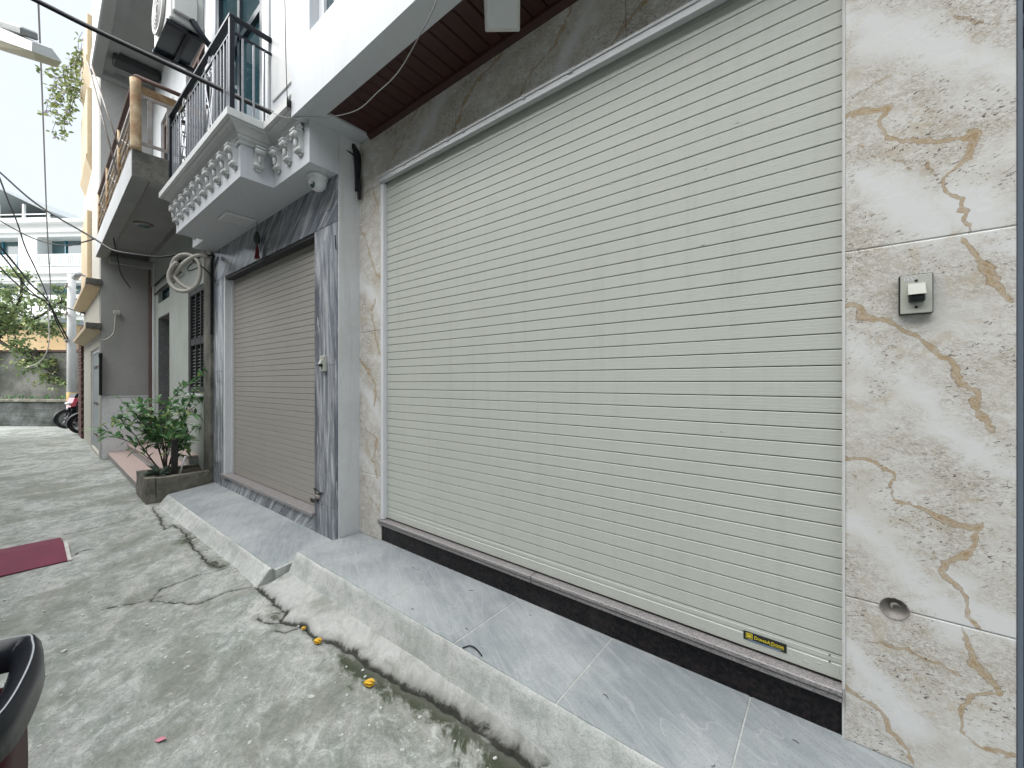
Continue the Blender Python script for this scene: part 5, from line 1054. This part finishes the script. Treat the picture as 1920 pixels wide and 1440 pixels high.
    b(MB().tube([(-.15,-.13,.26),(-.45,-.16,.28),(-.50,-.165,.29),(-.86,-.18,.37)],[.02,.022,.05,.052],12),'exhaust','moto_black')
    b(MB().tube([(-.28,.12,.26),(-.30,.22,.0)],.01,6),'kickstand','moto_black')
    return t
scooter(Matrix.Translation((-1.275,-2.734,0)) @ Matrix.Rotation(R_(-100),4,'Z'),'motor_scooter','dark red scooter with a glossy black grab rail cut off by the left edge','moto_dred','moto_dred')
scooter(Matrix.Translation((-19.0,-.18,0)) @ Matrix.Rotation(R_(-62),4,'Z'),'motor_scooter','pinkish red motorbike parked at the foot of the utility pole','moto_black','moto_red')
scooter(Matrix.Translation((-16.6,.02,0)) @ Matrix.Rotation(R_(-70),4,'Z'),'motor_scooter','dark motorbike half hidden behind the brown pier','moto_black','moto_black')

# red steel plate ramp
rp_ = thing('ramp_plate', (-5.2,-2.2,0), 'dark red folded steel ramp plate lying on the concrete', 'ramp')
MB().prism([(-5.55,.012),(-5.21,.060),(-4.79,.010),(-4.79,.004),(-5.21,.052),(-5.55,.004)],-3.6,-1.535,'y').build('plate','red_plate',rp_)
for v in [o for o in COL.objects if o.parent == rp_]: pass
MB().prism([(-5.19,.0585),(-5.22,.0600),(-5.22,.0520),(-5.19,.050)],-1.534,-1.51,'y').prism([(-5.19,.056),(-4.79,.010),(-4.79,.002),(-5.19,.02)],-1.534,-1.512,'y').build('worn_edge','rub_white',rp_)
# fallen flowers
def flower(c, rz, s, label):
    t = thing('fallen_flower', c, label, 'flower'); X = Matrix.Translation(c) @ Matrix.Rotation(rz,4,'Z') @ Matrix.Scale(s,4)
    for k in range(5):
        a = k*1.2566; MB(X).tube([(0,0,.010),(.018,.008*math.cos(a),.012+.007*math.sin(a)),(.036,.013*math.cos(a),.013+.010*math.sin(a)),(.050,.006*math.cos(a+.5),.012+.006*math.sin(a+.5))],[.004,.008,.008,.001],7,flat=.45).build('petal','flower',t)
    MB(X).tube([(-.010,0,.009),(.004,0,.011)],[.003,.005],6).build('calyx','leaf',t)
flower((-2.235,-.775,.004),R_(20),1.0,'small yellow flower lying on the concrete, farther of the two yellow ones')
flower((-1.735,-.775,.004),R_(28),1.1,'small yellow flower lying on the mossy edge, nearer of the two yellow ones')
m = MB(Matrix.Translation((-2.10,-1.447,.006)) @ Matrix.Rotation(R_(50),4,'Z')); m.add([(-.02,0,.002),(0,.011,.006),(.02,.004,.004),(.024,-.006,.008),(0,-.012,.003),(.002,0,.0)],[(0,1,5),(1,2,5),(2,3,5),(3,4,5),(4,0,5)]); m.build('fallen_petal','petal',None,'single pink petal on the stained concrete','petal')
flower((-2.40,-.745,.006),R_(-60),.6,'small dried brown-yellow blossom in the crack beside the kerb')
# litter: chips of plaster and bits of twig
m = MB(); rl = random.Random(11)
for k in range(330):
    x_ = rl.uniform(-5.5,-.3); y_ = rl.uniform(-2.0,-.64) if k < 260 else rl.gauss(-.72,.05); s_ = rl.uniform(.003,.009)*(1.6 if rl.random()<.08 else 1)
    X = Matrix.Translation((x_,y_,.002)) @ Matrix.Rotation(rl.uniform(0,6),4,'Z'); m.box(-s_,s_,-s_*.7,s_*.7,-.003,s_*.5,s_*.3,X)
m.build('debris','chip',None,'pale plaster crumbs scattered over the concrete','debris',None,'stuff')
m = MB()
for k in range(46):
    on = k < 12; x_ = rl.uniform(-2.9,.1); y_ = rl.uniform(-.49,-.05) if on else rl.uniform(-.70,-.5); z_ = .1945 if on else .05; a = rl.uniform(0,3.1); l_ = rl.uniform(.005,.018)
    if not on: continue
    m.tube([(x_,y_,z_),(x_+math.cos(a)*l_,y_+math.sin(a)*l_*.6,z_+.001),(x_+math.cos(a+.4)*l_*1.6,y_+math.sin(a+.4)*l_,z_)],.0012,4)
m.build('twigs','twig',None,'tiny dark twigs and crumbs on the slate tiles','twigs',None,'stuff')
cable('wire',[(-1.35,-.50,.194),(-1.33,-.47,.197),(-1.29,-.47,.199),(-1.24,-.485,.196)],.003,'cable','curl of black wire on the edge of the slate threshold','wire')
bpy.context.view_layer.update()
